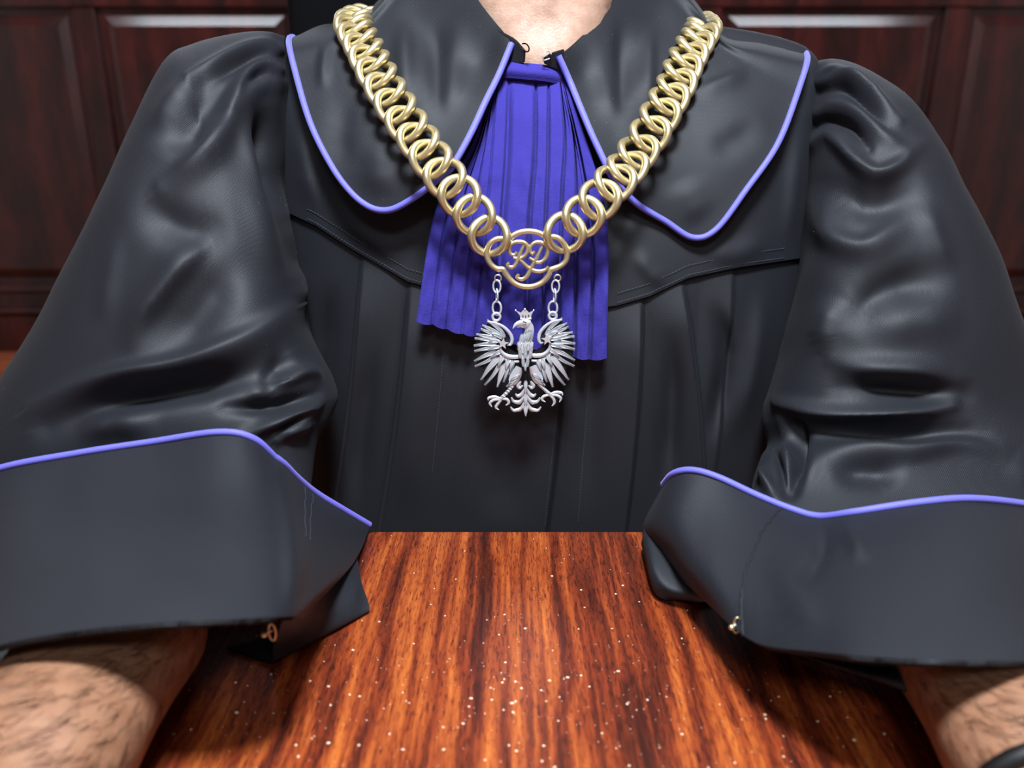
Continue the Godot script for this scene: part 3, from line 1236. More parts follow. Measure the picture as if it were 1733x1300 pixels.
func collar(rows: Array, neck_d: Array, folds: Array, hem_from: int) -> MeshInstance3D:
	var ctrl := []
	for i in rows.size():
		var line := []
		var r: Array = rows[i]
		for k in range(0, r.size(), 2):
			var c := k / 2
			var d := collar_d(r[k], r[k + 1])
			if c == 0:
				d = neck_d[i]
			elif i == 0:
				d -= 0.006
			elif c == 1:
				d = lerpf(neck_d[i] + 0.004, d, 0.55)
			if i == rows.size() - 1 and c > 0:
				d = neck_d[i] + 0.012
			line.append(at(r[k], r[k + 1], d))
		ctrl.append(line)
	var nu := 90
	var nv := 110
	var P := patch(ctrl, nu, nv)
	var fp := fold_prepare(folds)
	var N := grid_normals(P, nu, nv, false)
	var s := facing(P, N, EYE, true)
	for k in P.size():
		P[k] += N[k] * s * fold_height(fp, pix(P[k]))
	var o := part("collar", sheet(P, nu, nv, 0.003), M.black, robe)
	lint(P, N, s, 90, o)
	# piping along the front edge and the hem
	var line := []
	for u in nu:
		line.append(P[u])
	for v in range(1, int(nv * 0.97)):
		line.append(P[v * nu + nu - 1])
	var away := []
	for k in line.size():
		away.append(line[k] + Vector3(0, 0, 0.0004))
	var pp := part("piping", sweep(away, 0.0025, 8), M.trim, o)
	pp.set_meta("label", "violet-blue velvet piping along the collar edge")
	return o

func build_collars() -> void:
	var left := collar([
		[866, 74, 845, 125, 822, 172, 800, 220, 781, 256, 764, 285],
		[850, 52, 815, 110, 785, 165, 755, 220, 726, 280, 703, 333],
		[832, 30, 780, 100, 740, 160, 705, 225, 677, 292, 655, 356],
		[815, 8, 750, 75, 705, 135, 670, 205, 635, 285, 612, 342],
		[800, -15, 725, 50, 680, 100, 640, 165, 598, 240, 568, 292],
		[790, -45, 705, 20, 660, 65, 615, 120, 565, 180, 528, 215],
		[785, -80, 690, -15, 645, 30, 600, 75, 545, 105, 502, 130],
		[790, -110, 680, -45, 640, 5, 595, 45, 540, 60, 489, 70],
		[800, -125, 690, -60, 645, -5, 600, 35, 545, 42, 500, 62]],
		[0.640, 0.648, 0.657, 0.668, 0.68, 0.69, 0.705, 0.73, 0.77],
		[[[735, 30, 740, 120, 742, 215], 14, 18, -0.004], [[690, 20, 685, 90, 690, 190], 14, 16, 0.004], [[780, 20, 770, 110, 760, 200], 22, 18, 0.003], [[600, 150, 575, 220, 590, 300], 22, 25, -0.003], [[640, 230, 640, 290, 650, 340], 25, 25, 0.003], [[560, 60, 550, 100, 545, 160], 10, 10, 0.003]], 0)
	left.set_meta("label", "rounded collar leaf on the left of the picture")
	var right := collar([
		[945, 95, 965, 140, 982, 182, 1000, 225, 1019, 266, 1038, 305],
		[958, 85, 990, 130, 1015, 180, 1038, 230, 1058, 285, 1078, 345],
		[975, 70, 1018, 120, 1050, 180, 1075, 240, 1100, 305, 1125, 374],
		[995, 50, 1048, 105, 1085, 165, 1112, 230, 1140, 310, 1172, 402],
		[1012, 28, 1075, 80, 1115, 135, 1150, 200, 1185, 290, 1212, 388],
		[1026, 8, 1095, 55, 1140, 105, 1180, 165, 1222, 245, 1262, 322],
		[1040, -20, 1115, 30, 1162, 75, 1208, 125, 1262, 190, 1315, 245],
		[1050, -55, 1130, -5, 1176, 40, 1225, 85, 1290, 125, 1350, 155],
		[1050, -90, 1140, -35, 1178, 10, 1225, 65, 1290, 80, 1366, 97],
		[1040, -105, 1130, -50, 1175, 0, 1220, 52, 1280, 62, 1352, 86]],
		[0.638, 0.646, 0.655, 0.664, 0.674, 0.684, 0.698, 0.714, 0.74, 0.775],
		[[[1052, 20, 1052, 120, 1050, 220], 16, 12, -0.004], [[1100, 40, 1098, 110, 1095, 190], 12, 18, 0.004], [[1010, 60, 1020, 140, 1040, 230], 20, 20, 0.003], [[1170, 160, 1220, 140, 1270, 120], 10, 16, 0.0035], [[1190, 260, 1240, 240, 1290, 200], 22, 26, -0.003], [[1150, 300, 1170, 350, 1190, 380], 30, 30, 0.003]], 0)
	right.set_meta("label", "rounded collar leaf on the right of the picture")
	# the ends of the stand-up band at the throat, with hook and eye
	var sl := patch([[at(838, 48, 0.652), at(868, 66, 0.640), at(886, 86, 0.636)], [at(836, 108, 0.648), at(866, 106, 0.642), at(886, 106, 0.638)]], 8, 6)
	part("collar_stand", sheet(sl, 8, 6, 0.003), M.black, robe)
	var sr := patch([[at(920, 102, 0.636), at(934, 92, 0.636), at(955, 84, 0.638)], [at(921, 108, 0.638), at(936, 114, 0.640), at(956, 120, 0.642)]], 8, 6)
	part("collar_stand", sheet(sr, 8, 6, 0.003), M.black, robe)
	var eye := smooth_line([at(884, 74, 0.634), at(890, 74, 0.632), at(895, 80, 0.632), at(894, 87, 0.632), at(887, 87, 0.634)], 16)
	part("eye_loop", sweep(eye, 0.00055, 6), M.wire, robe)
	var hook := smooth_line([at(930, 99, 0.634), at(920, 102, 0.633), at(920, 94, 0.632), at(924, 87, 0.633), at(929, 86, 0.634), at(933, 92, 0.634)], 18)
	part("hook", sweep(hook, 0.00045, 6), M.silver, robe)

# specks of lint caught on the cloth
func lint(P: PackedVector3Array, N: PackedVector3Array, s: float, count: int, parent: Node) -> void:
	var mm := MultiMesh.new()
	mm.transform_format = MultiMesh.TRANSFORM_3D
	mm.mesh = bevel_box(Vector3(1, 0.6, 0.8), 0.25)
	mm.instance_count = count
	for k in count:
		var i := rng.randi() % P.size()
		var z := rng.randf_range(0.00018, 0.0004)
		var b := Basis(Vector3(rng.randf(), rng.randf(), rng.randf() + 0.01).normalized(), rng.randf() * TAU).scaled(Vector3.ONE * z)
		mm.set_instance_transform(k, Transform3D(b, P[i] + N[i] * s * 0.0002))
	var o := MultiMeshInstance3D.new()
	o.name = "lint"
	o.multimesh = mm
	o.material_override = M.lint
	o.set_meta("kind", "stuff")
	parent.add_child(o, true)

# rings: [A, B] silhouette points with depth, and half thickness towards the viewer
func sleeve(rings: Array, folds: Array, label: String) -> MeshInstance3D:
	var A := []
	var B := []
	var T := []
	for r in rings:
		A.append(at(r[0], r[1], r[2]))
		B.append(at(r[3], r[4], r[5]))
		T.append(r[6])
	var nv := 190
	var nf := 130
	var nb := 34
	var nu := nf + nb
	var fp := fold_prepare(folds)
	for f in fp:
		f.a *= 0.82
	var P := PackedVector3Array()
	P.resize(nu * nv)
	var ns := FastNoiseLite.new()
	ns.seed = 11
	ns.frequency = 9.0
	ns.fractal_octaves = 2
	var fronts := PackedFloat32Array()
	fronts.resize(nu * nv)
	for v in nv:
		var e := float(v) / (nv - 1)
		var a: Vector3 = spline(A, e)
		var b: Vector3 = spline(B, e)
		var t: float = spline(T, e)
		var c := (a + b) * 0.5
		var h := (b - a) * 0.5
		var hn := h.normalized()
		var to := (EYE - c).normalized()
		var n := (to - hn * to.dot(hn)).normalized()
		for u in nu:
			var f: float
			if u < nf:
				f = PI * float(u) / (nf - 1)
			else:
				f = PI + PI * float(u - nf + 1) / (nb + 1)
			var cx := cos(f)
			var sy := sin(f)
			cx = signf(cx) * pow(absf(cx), 0.9)
			sy = signf(sy) * pow(absf(sy), 0.85)
			P[v * nu + u] = c + h * cx + n * sy * t
			fronts[v * nu + u] = smoothstep(0.0, 0.25, sin(f))
	var N := grid_normals(P, nu, nv, true)
	var mid: Vector3 = (A[A.size() / 2] + B[B.size() / 2]) * 0.5
	var s := facing(P, N, mid, false)
	var out := PackedVector3Array(P)
	for k in P.size():
		if fronts[k] > 0.0:
			var h2 := fold_height(fp, pix(P[k])) + ns.get_noise_3dv(P[k]) * 0.002
			out[k] += N[k] * s * h2 * fronts[k]
	var o := part("sleeve", tube_mesh(out, nu, nv), M.black, robe)
	lint(out, N, s, 70, o)
	o.set_meta("label", label)
	return o

func build_sleeves() -> void:
	sleeve([
		[482, 62, 0.718, 496, 430, 0.70, 0.035], [455, 58, 0.712, 503, 455, 0.685, 0.06], [400, 66, 0.70, 510, 485, 0.665, 0.075],
		[335, 92, 0.69, 515, 505, 0.645, 0.085], [292, 128, 0.68, 518, 530, 0.625, 0.09], [246, 240, 0.66, 522, 560, 0.605, 0.09],
		[205, 355, 0.64, 535, 595, 0.588, 0.09], [145, 480, 0.62, 552, 635, 0.572, 0.085], [75, 595, 0.60, 560, 672, 0.557, 0.08],
		[5, 695, 0.58, 548, 708, 0.54, 0.072], [-60, 775, 0.56, 530, 745, 0.525, 0.06], [-90, 860, 0.53, 524, 810, 0.51, 0.045], [-90, 960, 0.50, 515, 880, 0.48, 0.035]],
		[
		[[473, 84, 447, 74, 402, 86, 363, 108, 320, 128], 13, 10, 0.008, 0.5], [[468, 98, 440, 95, 400, 108, 350, 140], 10, 14, -0.008, 0.8],
		[[471, 116, 447, 106, 424, 117, 402, 146, 380, 185], 11, 10, 0.008, 0.5], [[460, 129, 445, 128, 420, 142, 395, 178], 7, 7, -0.005, 0.8],
		[[471, 138, 437, 146, 411, 159, 385, 191, 363, 227, 347, 253, 314, 288, 275, 315], 26, 16, 0.015, 0.8],
		[[385, 140, 345, 180, 312, 220, 285, 275], 40, 34, -0.015], [[330, 130, 290, 170, 260, 230], 24, 20, 0.005],
		[[220, 335, 285, 372, 340, 392, 400, 380], 30, 36, -0.010],
		[[450, 170, 452, 240, 465, 310, 480, 370], 24, 20, -0.024, 0.9], [[412, 165, 420, 250, 440, 340, 462, 420, 480, 470], 14, 22, 0.008, 0.8],
		[[372, 375, 312, 450, 270, 505, 239, 547, 212, 610], 14, 30, 0.010], [[410, 410, 355, 500, 305, 560, 240, 615], 40, 40, -0.012],
		[[200, 380, 190, 450, 170, 560], 16, 16, 0.003],
		[[490, 525, 416, 568, 346, 599, 277, 620, 208, 634, 139, 654, 60, 690], 30, 15, 0.014, 0.7],
		[[470, 605, 400, 640, 300, 660, 200, 680, 80, 720], 22, 26, -0.022, 0.8],
		[[500, 600, 460, 645, 480, 668], 18, 18, -0.010], [[560, 640, 520, 632, 480, 645, 440, 665], 12, 16, 0.008, 0.6],
		[[556, 678, 500, 702, 450, 722, 415, 738], 15, 12, 0.014, 0.7], [[540, 665, 490, 682, 430, 690, 380, 690], 12, 12, -0.012, 0.7],
		[[120, 730, 200, 708, 275, 728], 26, 30, 0.010], [[530, 720, 500, 728, 470, 745], 9, 12, 0.010, 0.6], [[520, 700, 490, 715, 455, 735], 5, 6, -0.008, 0.7],
		[[515, 440, 512, 480, 500, 530], 16, 22, 0.006]],
		"puffed sleeve on the left of the picture")
	sleeve([
		[1381, 104, 0.718, 1352, 470, 0.70, 0.035], [1410, 103, 0.712, 1343, 500, 0.685, 0.06], [1450, 116, 0.70, 1336, 530, 0.668, 0.075],
		[1492, 147, 0.69, 1328, 560, 0.65, 0.085], [1532, 188, 0.68, 1321, 590, 0.632, 0.09], [1579, 264, 0.665, 1313, 625, 0.612, 0.09],
		[1612, 345, 0.65, 1306, 655, 0.597, 0.09], [1650, 440, 0.635, 1301, 682, 0.582, 0.085], [1692, 560, 0.615, 1305, 710, 0.567, 0.08],
		[1735, 680, 0.595, 1315, 750, 0.552, 0.072], [1775, 770, 0.545, 1295, 775, 0.53, 0.055], [1800, 850, 0.50, 1275, 830, 0.50, 0.04], [1810, 950, 0.45, 1280, 900, 0.46, 0.03]],
		[
		[[1386, 126, 1410, 118, 1440, 128, 1475, 152], 8, 10, 0.006, 0.7], [[1386, 140, 1431, 134, 1468, 150, 1523, 200], 10, 10, 0.009, 0.7],
		[[1384, 158, 1425, 150, 1462, 172, 1500, 215], 10, 10, -0.009, 0.7], [[1382, 190, 1415, 178, 1450, 188, 1490, 225, 1530, 255], 12, 14, 0.008, 0.7],
		[[1380, 212, 1405, 205, 1440, 215, 1470, 250], 8, 10, -0.010, 0.7],
		[[1376, 242, 1403, 229, 1426, 245, 1449, 272, 1481, 296, 1518, 282, 1555, 245], 12, 14, 0.011, 0.8],
		[[1395, 285, 1420, 320, 1470, 345, 1530, 330, 1570, 300], 26, 28, -0.012], [[1390, 300, 1392, 360, 1410, 400, 1458, 418, 1500, 396, 1545, 352], 18, 24, 0.010],
		[[1560, 330, 1590, 420, 1610, 470], 18, 18, 0.005], [[1620, 470, 1540, 480, 1470, 510, 1430, 570], 30, 34, -0.013],
		[[1415, 500, 1395, 560, 1405, 600], 20, 24, 0.006], [[1460, 570, 1540, 545, 1640, 540], 34, 34, 0.006],
		[[1408, 608, 1453, 624, 1549, 628, 1620, 640], 20, 14, 0.009, 0.8], [[1420, 655, 1530, 664, 1630, 668], 16, 18, -0.014, 0.8],
		[[1310, 682, 1376, 697, 1472, 701, 1557, 697, 1610, 685], 14, 12, 0.013, 0.6], [[1345, 726, 1420, 730, 1520, 732, 1640, 735, 1710, 770], 16, 16, -0.016, 0.8],
		[[1365, 795, 1410, 768, 1465, 757, 1540, 762, 1620, 745, 1690, 760, 1733, 800], 20, 18, 0.010, 0.7], [[1400, 800, 1450, 795, 1500, 800, 1530, 820], 18, 24, -0.010],
		[[1310, 690, 1322, 740, 1345, 795], 10, 14, 0.006, 0.6], [[1345, 720, 1352, 770, 1340, 830], 12, 10, -0.018, 0.6],
		[[1282, 770, 1295, 810, 1312, 845], 10, 10, 0.012, 0.7], [[1300, 740, 1320, 790, 1330, 840], 6, 6, -0.008, 0.7]],
		"puffed sleeve on the right of the picture")

func cuff(rows: Array, folds: Array, label: String, piping_label: String) -> MeshInstance3D:
	var ctrl := []
	for r in rows:
		var line := []
		for k in range(0, r.size(), 3):
			var near := 1.0
			if r[0] > 800:
				near = lerpf(1.0, 0.88, smoothstep(1150.0, 1500.0, r[k]))
			line.append(at(r[k], r[k + 1], r[k + 2] * near))
		if r[0] > 800:
			line.append(line[-1] + Vector3(0.022, -0.03, -0.004))
			line.append(Vector3(line[-1].x + 0.004, TABLE_Y + 0.004, line[-1].z))
		else:
			line.push_front(line[0] + Vector3(-0.022, -0.03, -0.004))
			line.push_front(Vector3(line[0].x - 0.004, TABLE_Y + 0.004, line[0].z))
		ctrl.append(line)
	var nu := 170
	var nv := 70
	var P := patch(ctrl, nu, nv)
	var fp := fold_prepare(folds)
	var N := grid_normals(P, nu, nv, false)
	var s := facing(P, N, EYE, true)
	for k in P.size():
		P[k] += N[k] * s * fold_height(fp, pix(P[k]))
	var o := part("cuff", sheet(P, nu, nv, 0.0035), M.black, robe)
	o.set_meta("label", label)
	var line := []
	for u in nu:
		line.append(P[u] + Vector3(0, 0.0012, 0.0004))
	var pp := part("piping", sweep(line, 0.0023, 8), M.trim, o)
	pp.set_meta("label", piping_label)
	if rows[0][0] < 800:
		var two := []
		for uu in [0.80, 0.822]:
			var l := []
			for v in range(2, 34):
				var k := v * nu + int((uu - 0.0006 * v) * (nu - 1))
				l.append(P[k] + N[k] * s * 0.0004)
			two.append(smooth_line(l, 20))
		stitches(two, o)
	if rows[0][0] > 800:
		var seam := []
		for v in nv:
			seam.append(P[v * nu + int(lerpf(0.365, 0.292, float(v) / (nv - 1)) * (nu - 1))])
		part("seam", sweep(smooth_line(seam, 30), 0.0009, 6), M.black, o)
	return o

func build_cuffs() -> void:
	var l := cuff([
		[-90, 835, .485, 0, 795, .468, 130, 770, .468, 260, 750, .47, 370, 734, .463, 430, 745, .466, 475, 785, .48, 530, 832, .508, 580, 863, .527, 626, 890, .545],
		[-90, 930, .43, 0, 890, .418, 130, 868, .416, 260, 850, .415, 370, 835, .41, 440, 838, .415, 490, 862, .43, 530, 890, .455, 570, 912, .48, 612, 928, .51],
		[-90, 1030, .38, 0, 990, .36, 130, 965, .35, 260, 950, .345, 370, 943, .343, 450, 942, .35, 500, 950, .365, 530, 962, .39, 560, 972, .415, 588, 966, .455],
		[-90, 1130, .31, 0, 1092, .30, 130, 1068, .293, 260, 1055, .288, 350, 1050, .29, 420, 1047, .297, 465, 1044, .305, 490, 1044, .318, 503, 1045, .33, 510, 1046, .345]],
		[[[470, 800, 486, 900, 494, 1030], 20, 12, 0.003, 0.4], [[60, 870, 200, 840, 330, 850], 50, 50, 0.002], [[150, 960, 300, 940, 420, 980], 40, 40, -0.002]],
		"turned-back cuff on the left of the picture", "violet-blue piping along the edge of the left cuff")
	var low := patch([
		[at(604, 940, 0.5), at(590, 962, 0.47), at(552, 1002, 0.425), at(508, 1042, 0.36), at(478, 1052, 0.335)],
		[on_table(612, 985, 0.010), on_table(600, 1010, 0.012), on_table(560, 1040, 0.014), on_table(500, 1080, 0.016), on_table(462, 1098, 0.018)],
		[on_table(623, 1036, 0.002), on_table(590, 1054, 0.002), on_table(545, 1078, 0.002), on_table(495, 1104, 0.002), on_table(456, 1123, 0.002)],
		[on_table(560, 1010, 0.001), on_table(530, 1035, 0.001), on_table(480, 1065, 0.001), on_table(430, 1090, 0.001), on_table(385, 1100, 0.001)]], 40, 30)
	part("cuff_lining", sheet(low, 40, 30, 0.0025), M.black, robe)
	var r := cuff([
		[1122, 822, .515, 1140, 803, .50, 1172, 798, .49, 1215, 810, .485, 1280, 840, .488, 1340, 864, .492, 1388, 876, .492, 1450, 868, .487, 1550, 853, .485, 1640, 846, .49, 1735, 855, .51, 1820, 872, .54],
		[1088, 890, .505, 1110, 880, .48, 1145, 872, .462, 1200, 878, .452, 1265, 898, .447, 1320, 915, .443, 1380, 930, .438, 1450, 930, .433, 1550, 922, .43, 1640, 918, .435, 1735, 925, .45, 1820, 940, .475],
		[1100, 928, .50, 1130, 935, .46, 1160, 950, .43, 1200, 965, .41, 1255, 985, .398, 1310, 1000, .39, 1375, 1015, .38, 1450, 1020, .373, 1550, 1020, .368, 1640, 1020, .37, 1735, 1025, .385, 1820, 1040, .41],
		[1140, 970, .47, 1160, 988, .44, 1190, 1015, .41, 1235, 1057, .375, 1265, 1080, .36, 1300, 1094, .35, 1370, 1102, .338, 1450, 1110, .325, 1550, 1116, .318, 1640, 1119, .318, 1735, 1120, .325, 1820, 1135, .35]],
		[[[1395, 880, 1390, 930, 1350, 1000], 14, 16, -0.005], [[1420, 885, 1450, 920, 1460, 960], 16, 16, 0.004], [[1300, 930, 1350, 1010, 1400, 1080], 22, 28, 0.002]],
		"turned-back cuff on the right of the picture", "violet-blue piping along the edge of the right cuff")
	var rl := patch([
		[at(1091, 888, .503), at(1112, 912, .485), at(1134, 942, .468), at(1162, 985, .445), at(1196, 1018, .415)],
		[on_table(1087, 912, 0.022), on_table(1094, 935, 0.022), on_table(1106, 968, 0.020), on_table(1132, 1000, 0.014), on_table(1180, 1020, 0.008)],
		[on_table(1089, 925, 0.003), on_table(1098, 958, 0.002), on_table(1114, 1009, 0.002), on_table(1148, 1016, 0.002), on_table(1192, 1021, 0.002)],
		[on_table(1130, 925, 0.001), on_table(1145, 955, 0.001), on_table(1170, 995, 0.001), on_table(1210, 1010, 0.001), on_table(1250, 1020, 0.001)]], 40, 30)
	part("cuff_lining", sheet(rl, 40, 30, 0.0025), M.black, robe)
	var rf := patch([
		[at(1260, 1070, 0.375), at(1340, 1092, 0.36), at(1440, 1104, 0.35), at(1540, 1112, 0.34)],
		[on_table(1320, 1098, 0.03), on_table(1400, 1125, 0.03), on_table(1490, 1155, 0.03), on_table(1580, 1190, 0.03)],
		[on_table(1330, 1085, 0.008), on_table(1420, 1112, 0.008), on_table(1510, 1150, 0.008), on_table(1620, 1195, 0.008)]], 30, 20)
	part("cuff_lining", sheet(rf, 30, 20, 0.0025), M.black, robe)
	# small gilt studs under the cuff edges
	for s in [[447, 1074, 0.335], [1238, 1062, 0.362]]:
		var c := at(s[0], s[1], s[2])
		var b := part("stud", SphereMesh.new(), M.gold, robe, c)
		b.mesh.radius = 0.0016
		b.mesh.height = 0.0032
		b.mesh.radial_segments = 16
		b.mesh.rings = 8
		part("stud_stem", sweep([c, c + Vector3(0.0035, 0.001, -0.002)], 0.0005, 6), M.silver, b, -c)
		var ring := []
		for k in 16:
			var f := TAU * k / 16.0
			ring.append(c + Vector3(0.0035, 0.0, -0.002) + Vector3(cos(f) * 0.0018, sin(f) * 0.005, 0))
		part("stud_ring", sweep(ring, 0.0005, 6, true), M.gold, b, -c)

# ---------------------------------------------------------------- the jabot
func build_jabot() -> void:
	var t := thing("jabot", "violet-blue pleated jabot hanging from the throat under the chain", "jabot")
	# pleat edges from the band down to the hem, left to right: [x, y, ...]
	var edges := [
		[836, 118, 800, 240, 738, 352, 704, 544], [838, 120, 810, 240, 760, 360, 733, 549], [840, 122, 818, 230, 782, 360, 757, 557], [841, 124, 824, 235, 808, 340, 784, 565],
		[843, 128, 838, 190, 828, 330, 806, 568], [861, 132, 857, 265, 849, 380, 838, 572], [907, 133, 906, 255, 896, 380, 890, 585],
		[928, 132, 926, 275, 922, 390, 918, 592], [948, 128, 956, 230, 950, 340, 944, 598], [949, 126, 972, 250, 974, 400, 972, 604], [950, 124, 985, 280, 1002, 420, 997, 608], [952, 120, 1000, 260, 1028, 380, 1027, 606]]
	var n := edges.size()
	var nv := 90
	var per := 12
	var nu := (n - 1) * per + 1
	var dtab := [[100.0, 0.646], [130.0, 0.642], [200.0, 0.628], [300.0, 0.611], [400.0, 0.600], [500.0, 0.594], [620.0, 0.592]]
	var P := PackedVector3Array()
	P.resize(nu * nv)
	var ns := FastNoiseLite.new()
	ns.seed = 5
	ns.frequency = 0.012
	var lines := []
	for e in edges:
		var pts := []
		for k in range(0, e.size(), 2):
			pts.append(Vector2(e[k], e[k + 1]))
		lines.append(smooth_line(pts, nv))
	for v in nv:
		var f := float(v) / (nv - 1)
		for u in nu:
			var i := mini(u / per, n - 2)
			var s := float(u - i * per) / per
			var a: Vector2 = lines[i][v]
			var b: Vector2 = lines[i + 1][v]
			# each pleat is a flat tongue that tucks under the next one
			var left := i < 5
			var w := s if left else 1.0 - s
			var q := a.lerp(b, s)
			var prof := 0.0
			if w < 0.86:
				prof = 1.0 - 0.45 * w
			else:
				prof = lerpf(0.61, -1.0, (w - 0.86) / 0.14)
			prof -= 0.25 * pow(clampf(1.0 - w / 0.14, 0.0, 1.0), 2.0)
			var amp := 0.0058 * smoothstep(0.0, 0.18, f) + 0.0012
			var d := lerp_table(dtab, q.y) - amp * prof + ns.get_noise_2d(q.x * 2.0, q.y) * 0.0025 * f
			d += 0.00006 * absf(q.x - 885.0) * (1.0 - f)
			P[v * nu + u] = at(q.x, q.y + (3.0 * sin(s * PI) if v == nv - 1 else 0.0), d)
	part("pleated_front", sheet(P, nu, nv, 0.0016), M.blue, t)
	var band := []
	for k in 3:
		var row := []
		for q in [[836, 104, 0.650], [862, 104, 0.643], [895, 107, 0.640], [925, 110, 0.642], [952, 116, 0.649]]:
			row.append(at(q[0], q[1] + k * 14.0, q[2] - [0.0, 0.006, 0.0045][k]))
		band.append(row)
	part("neck_band", sheet(patch(band, 40, 14), 40, 14, 0.004), M.blue, t)

# ---------------------------------------------------------------- the chain of office
func link_mesh(R: float, r: float, twist: float, hand: float) -> ArrayMesh:
	var line := []
	for k in 40:
		var f := TAU * k / 40.0
		line.append(Vector3(cos(f) * R, sin(f) * R, hand * twist * sin(2.0 * f)))
	return sweep(line, r, 12, true)

func chain_side(px: Array, hand: float, chain: Node) -> void:
	var pts := []
	var d := 0.571
	var pitch := 0.0176
	for k in range(0, px.size(), 2):
		if pts.size():
			var step := 0.0
			while step < 0.04 and at(px[k], px[k + 1], d + step).distance_to(pts[-1]) < pitch:
				step += 0.0002
			d += step
		pts.append(at(px[k], px[k + 1], d))
	var m := link_mesh(0.0131, 0.0031, 0.0036, hand)
	for i in pts.size():
		var a: Vector3 = pts[maxi(i - 1, 0)]
		var b: Vector3 = pts[mini(i + 1, pts.size() - 1)]
		var tg := (a - b).normalized() # down the chain, towards the middle
		var sx := (Vector3.RIGHT - tg * tg.x).normalized()
		var n := sx.cross(-tg).normalized()
		if n.z + n.y < 0.0:
			n = -n
		var o := part("link", m, M.gold, chain)
		o.transform = Transform3D(Basis(tg, n.cross(tg), n), pts[i])

func E(ex: float, ey: float, h := 0.0) -> Vector3:
	return at(780.0 + ex / 5.909, 500.0 + ey / 5.909, 0.5725 - h)

func C(ex: float, ey: float, h := 0.0) -> Vector3:
	return at(780.0 + ex / 7.877, 360.0 + ey / 7.877, 0.571 - h)

# a feather: curved leaf with a rim and a midrib; line in drawing units, width full, base height
func feather(line: Array, w: float, h0: float, hh: float, tip := 0.55) -> ArrayMesh:
	var n := 10
	var pts := smooth_line(line, n)
	var prof := [[-1.0, -0.3], [-0.86, 0.75], [-0.6, 0.8], [-0.3, 0.35], [0.0, 1.0], [0.3, 0.35], [0.6, 0.8], [0.86, 0.75], [1.0, -0.3]]
	var m := prof.size()
	var P := PackedVector3Array()
	for i in n:
		var f := float(i) / (n - 1)
		var dir: Vector2 = (pts[mini(i + 1, n - 1)] - pts[maxi(i - 1, 0)]).normalized()
		var side := Vector2(-dir.y, dir.x)
		var ww := w * 0.5 * maxf(0.04, pow(sin(PI * clampf(pow(f, tip) * 0.92 + 0.06, 0.0, 1.0)), 0.75))
		for k in m:
			var q: Vector2 = pts[i] + side * ww * prof[k][0]
			P.append(E(q.x, q.y, h0 + hh * prof[k][1] * (0.6 + 0.4 * sin(PI * f))))
	return sheet(P, m, n, 0.0008)

func rod(line: Array, r, h: float, squash := 0.7, sides := 8) -> ArrayMesh:
	# swept bar in the plane of the badge; r in drawing units
	var pts := smooth_line(line, maxi(line.size() * 4, 6))
	var w := []
	var rad := []
	var one := E(0, 0).distance_to(E(100, 0)) / 100.0
	for i in pts.size():
		w.append(E(pts[i].x, pts[i].y, h))
		rad.append((r if (r is float or r is int) else spline(r, float(i) / (pts.size() - 1))) * one)
	return sweep(w, rad, sides, false, Vector3(0, 0, 1), squash)

func flat_poly(pts: Array, h0: float, h1: float) -> ArrayMesh:
	var poly := PackedVector2Array()
	for q in pts:
		poly.append(q)
	var tri := Geometry2D.triangulate_polygon(poly)
	var st := SurfaceTool.new()
	st.begin(Mesh.PRIMITIVE_TRIANGLES)
	st.set_smooth_group(-1)
	var mid := Vector2.ZERO
	for q in poly:
		mid += q
	mid /= poly.size()
	for k in range(0, tri.size(), 3):
		face(st, [E(poly[tri[k]].x, poly[tri[k]].y, h1), E(poly[tri[k + 1]].x, poly[tri[k + 1]].y, h1), E(poly[tri[k + 2]].x, poly[tri[k + 2]].y, h1)], E(mid.x, mid.y, -1.0))
	var n := poly.size()
	for k in n:
		var a := poly[k]
		var b := poly[(k + 1) % n]
		face(st, [E(a.x, a.y, h0), E(b.x, b.y, h0), E(b.x, b.y, h1), E(a.x, a.y, h1)], E(mid.x, mid.y, (h0 + h1) * 0.5))
	st.generate_normals()
	return st.commit()

func V2(list: Array) -> Array:
	var out := []
	for k in range(0, list.size(), 2):
		out.append(Vector2(list[k], list[k + 1]))
	return out

func mirror(list: Array) -> Array:
	var out := []
	for q in list:
		out.append(Vector2(648.0 + (648.0 - q.x) * 0.955, q.y - 20.0 * clampf((620.0 - q.y) / 200.0 + 0.6, 0.0, 1.0)))
	return out

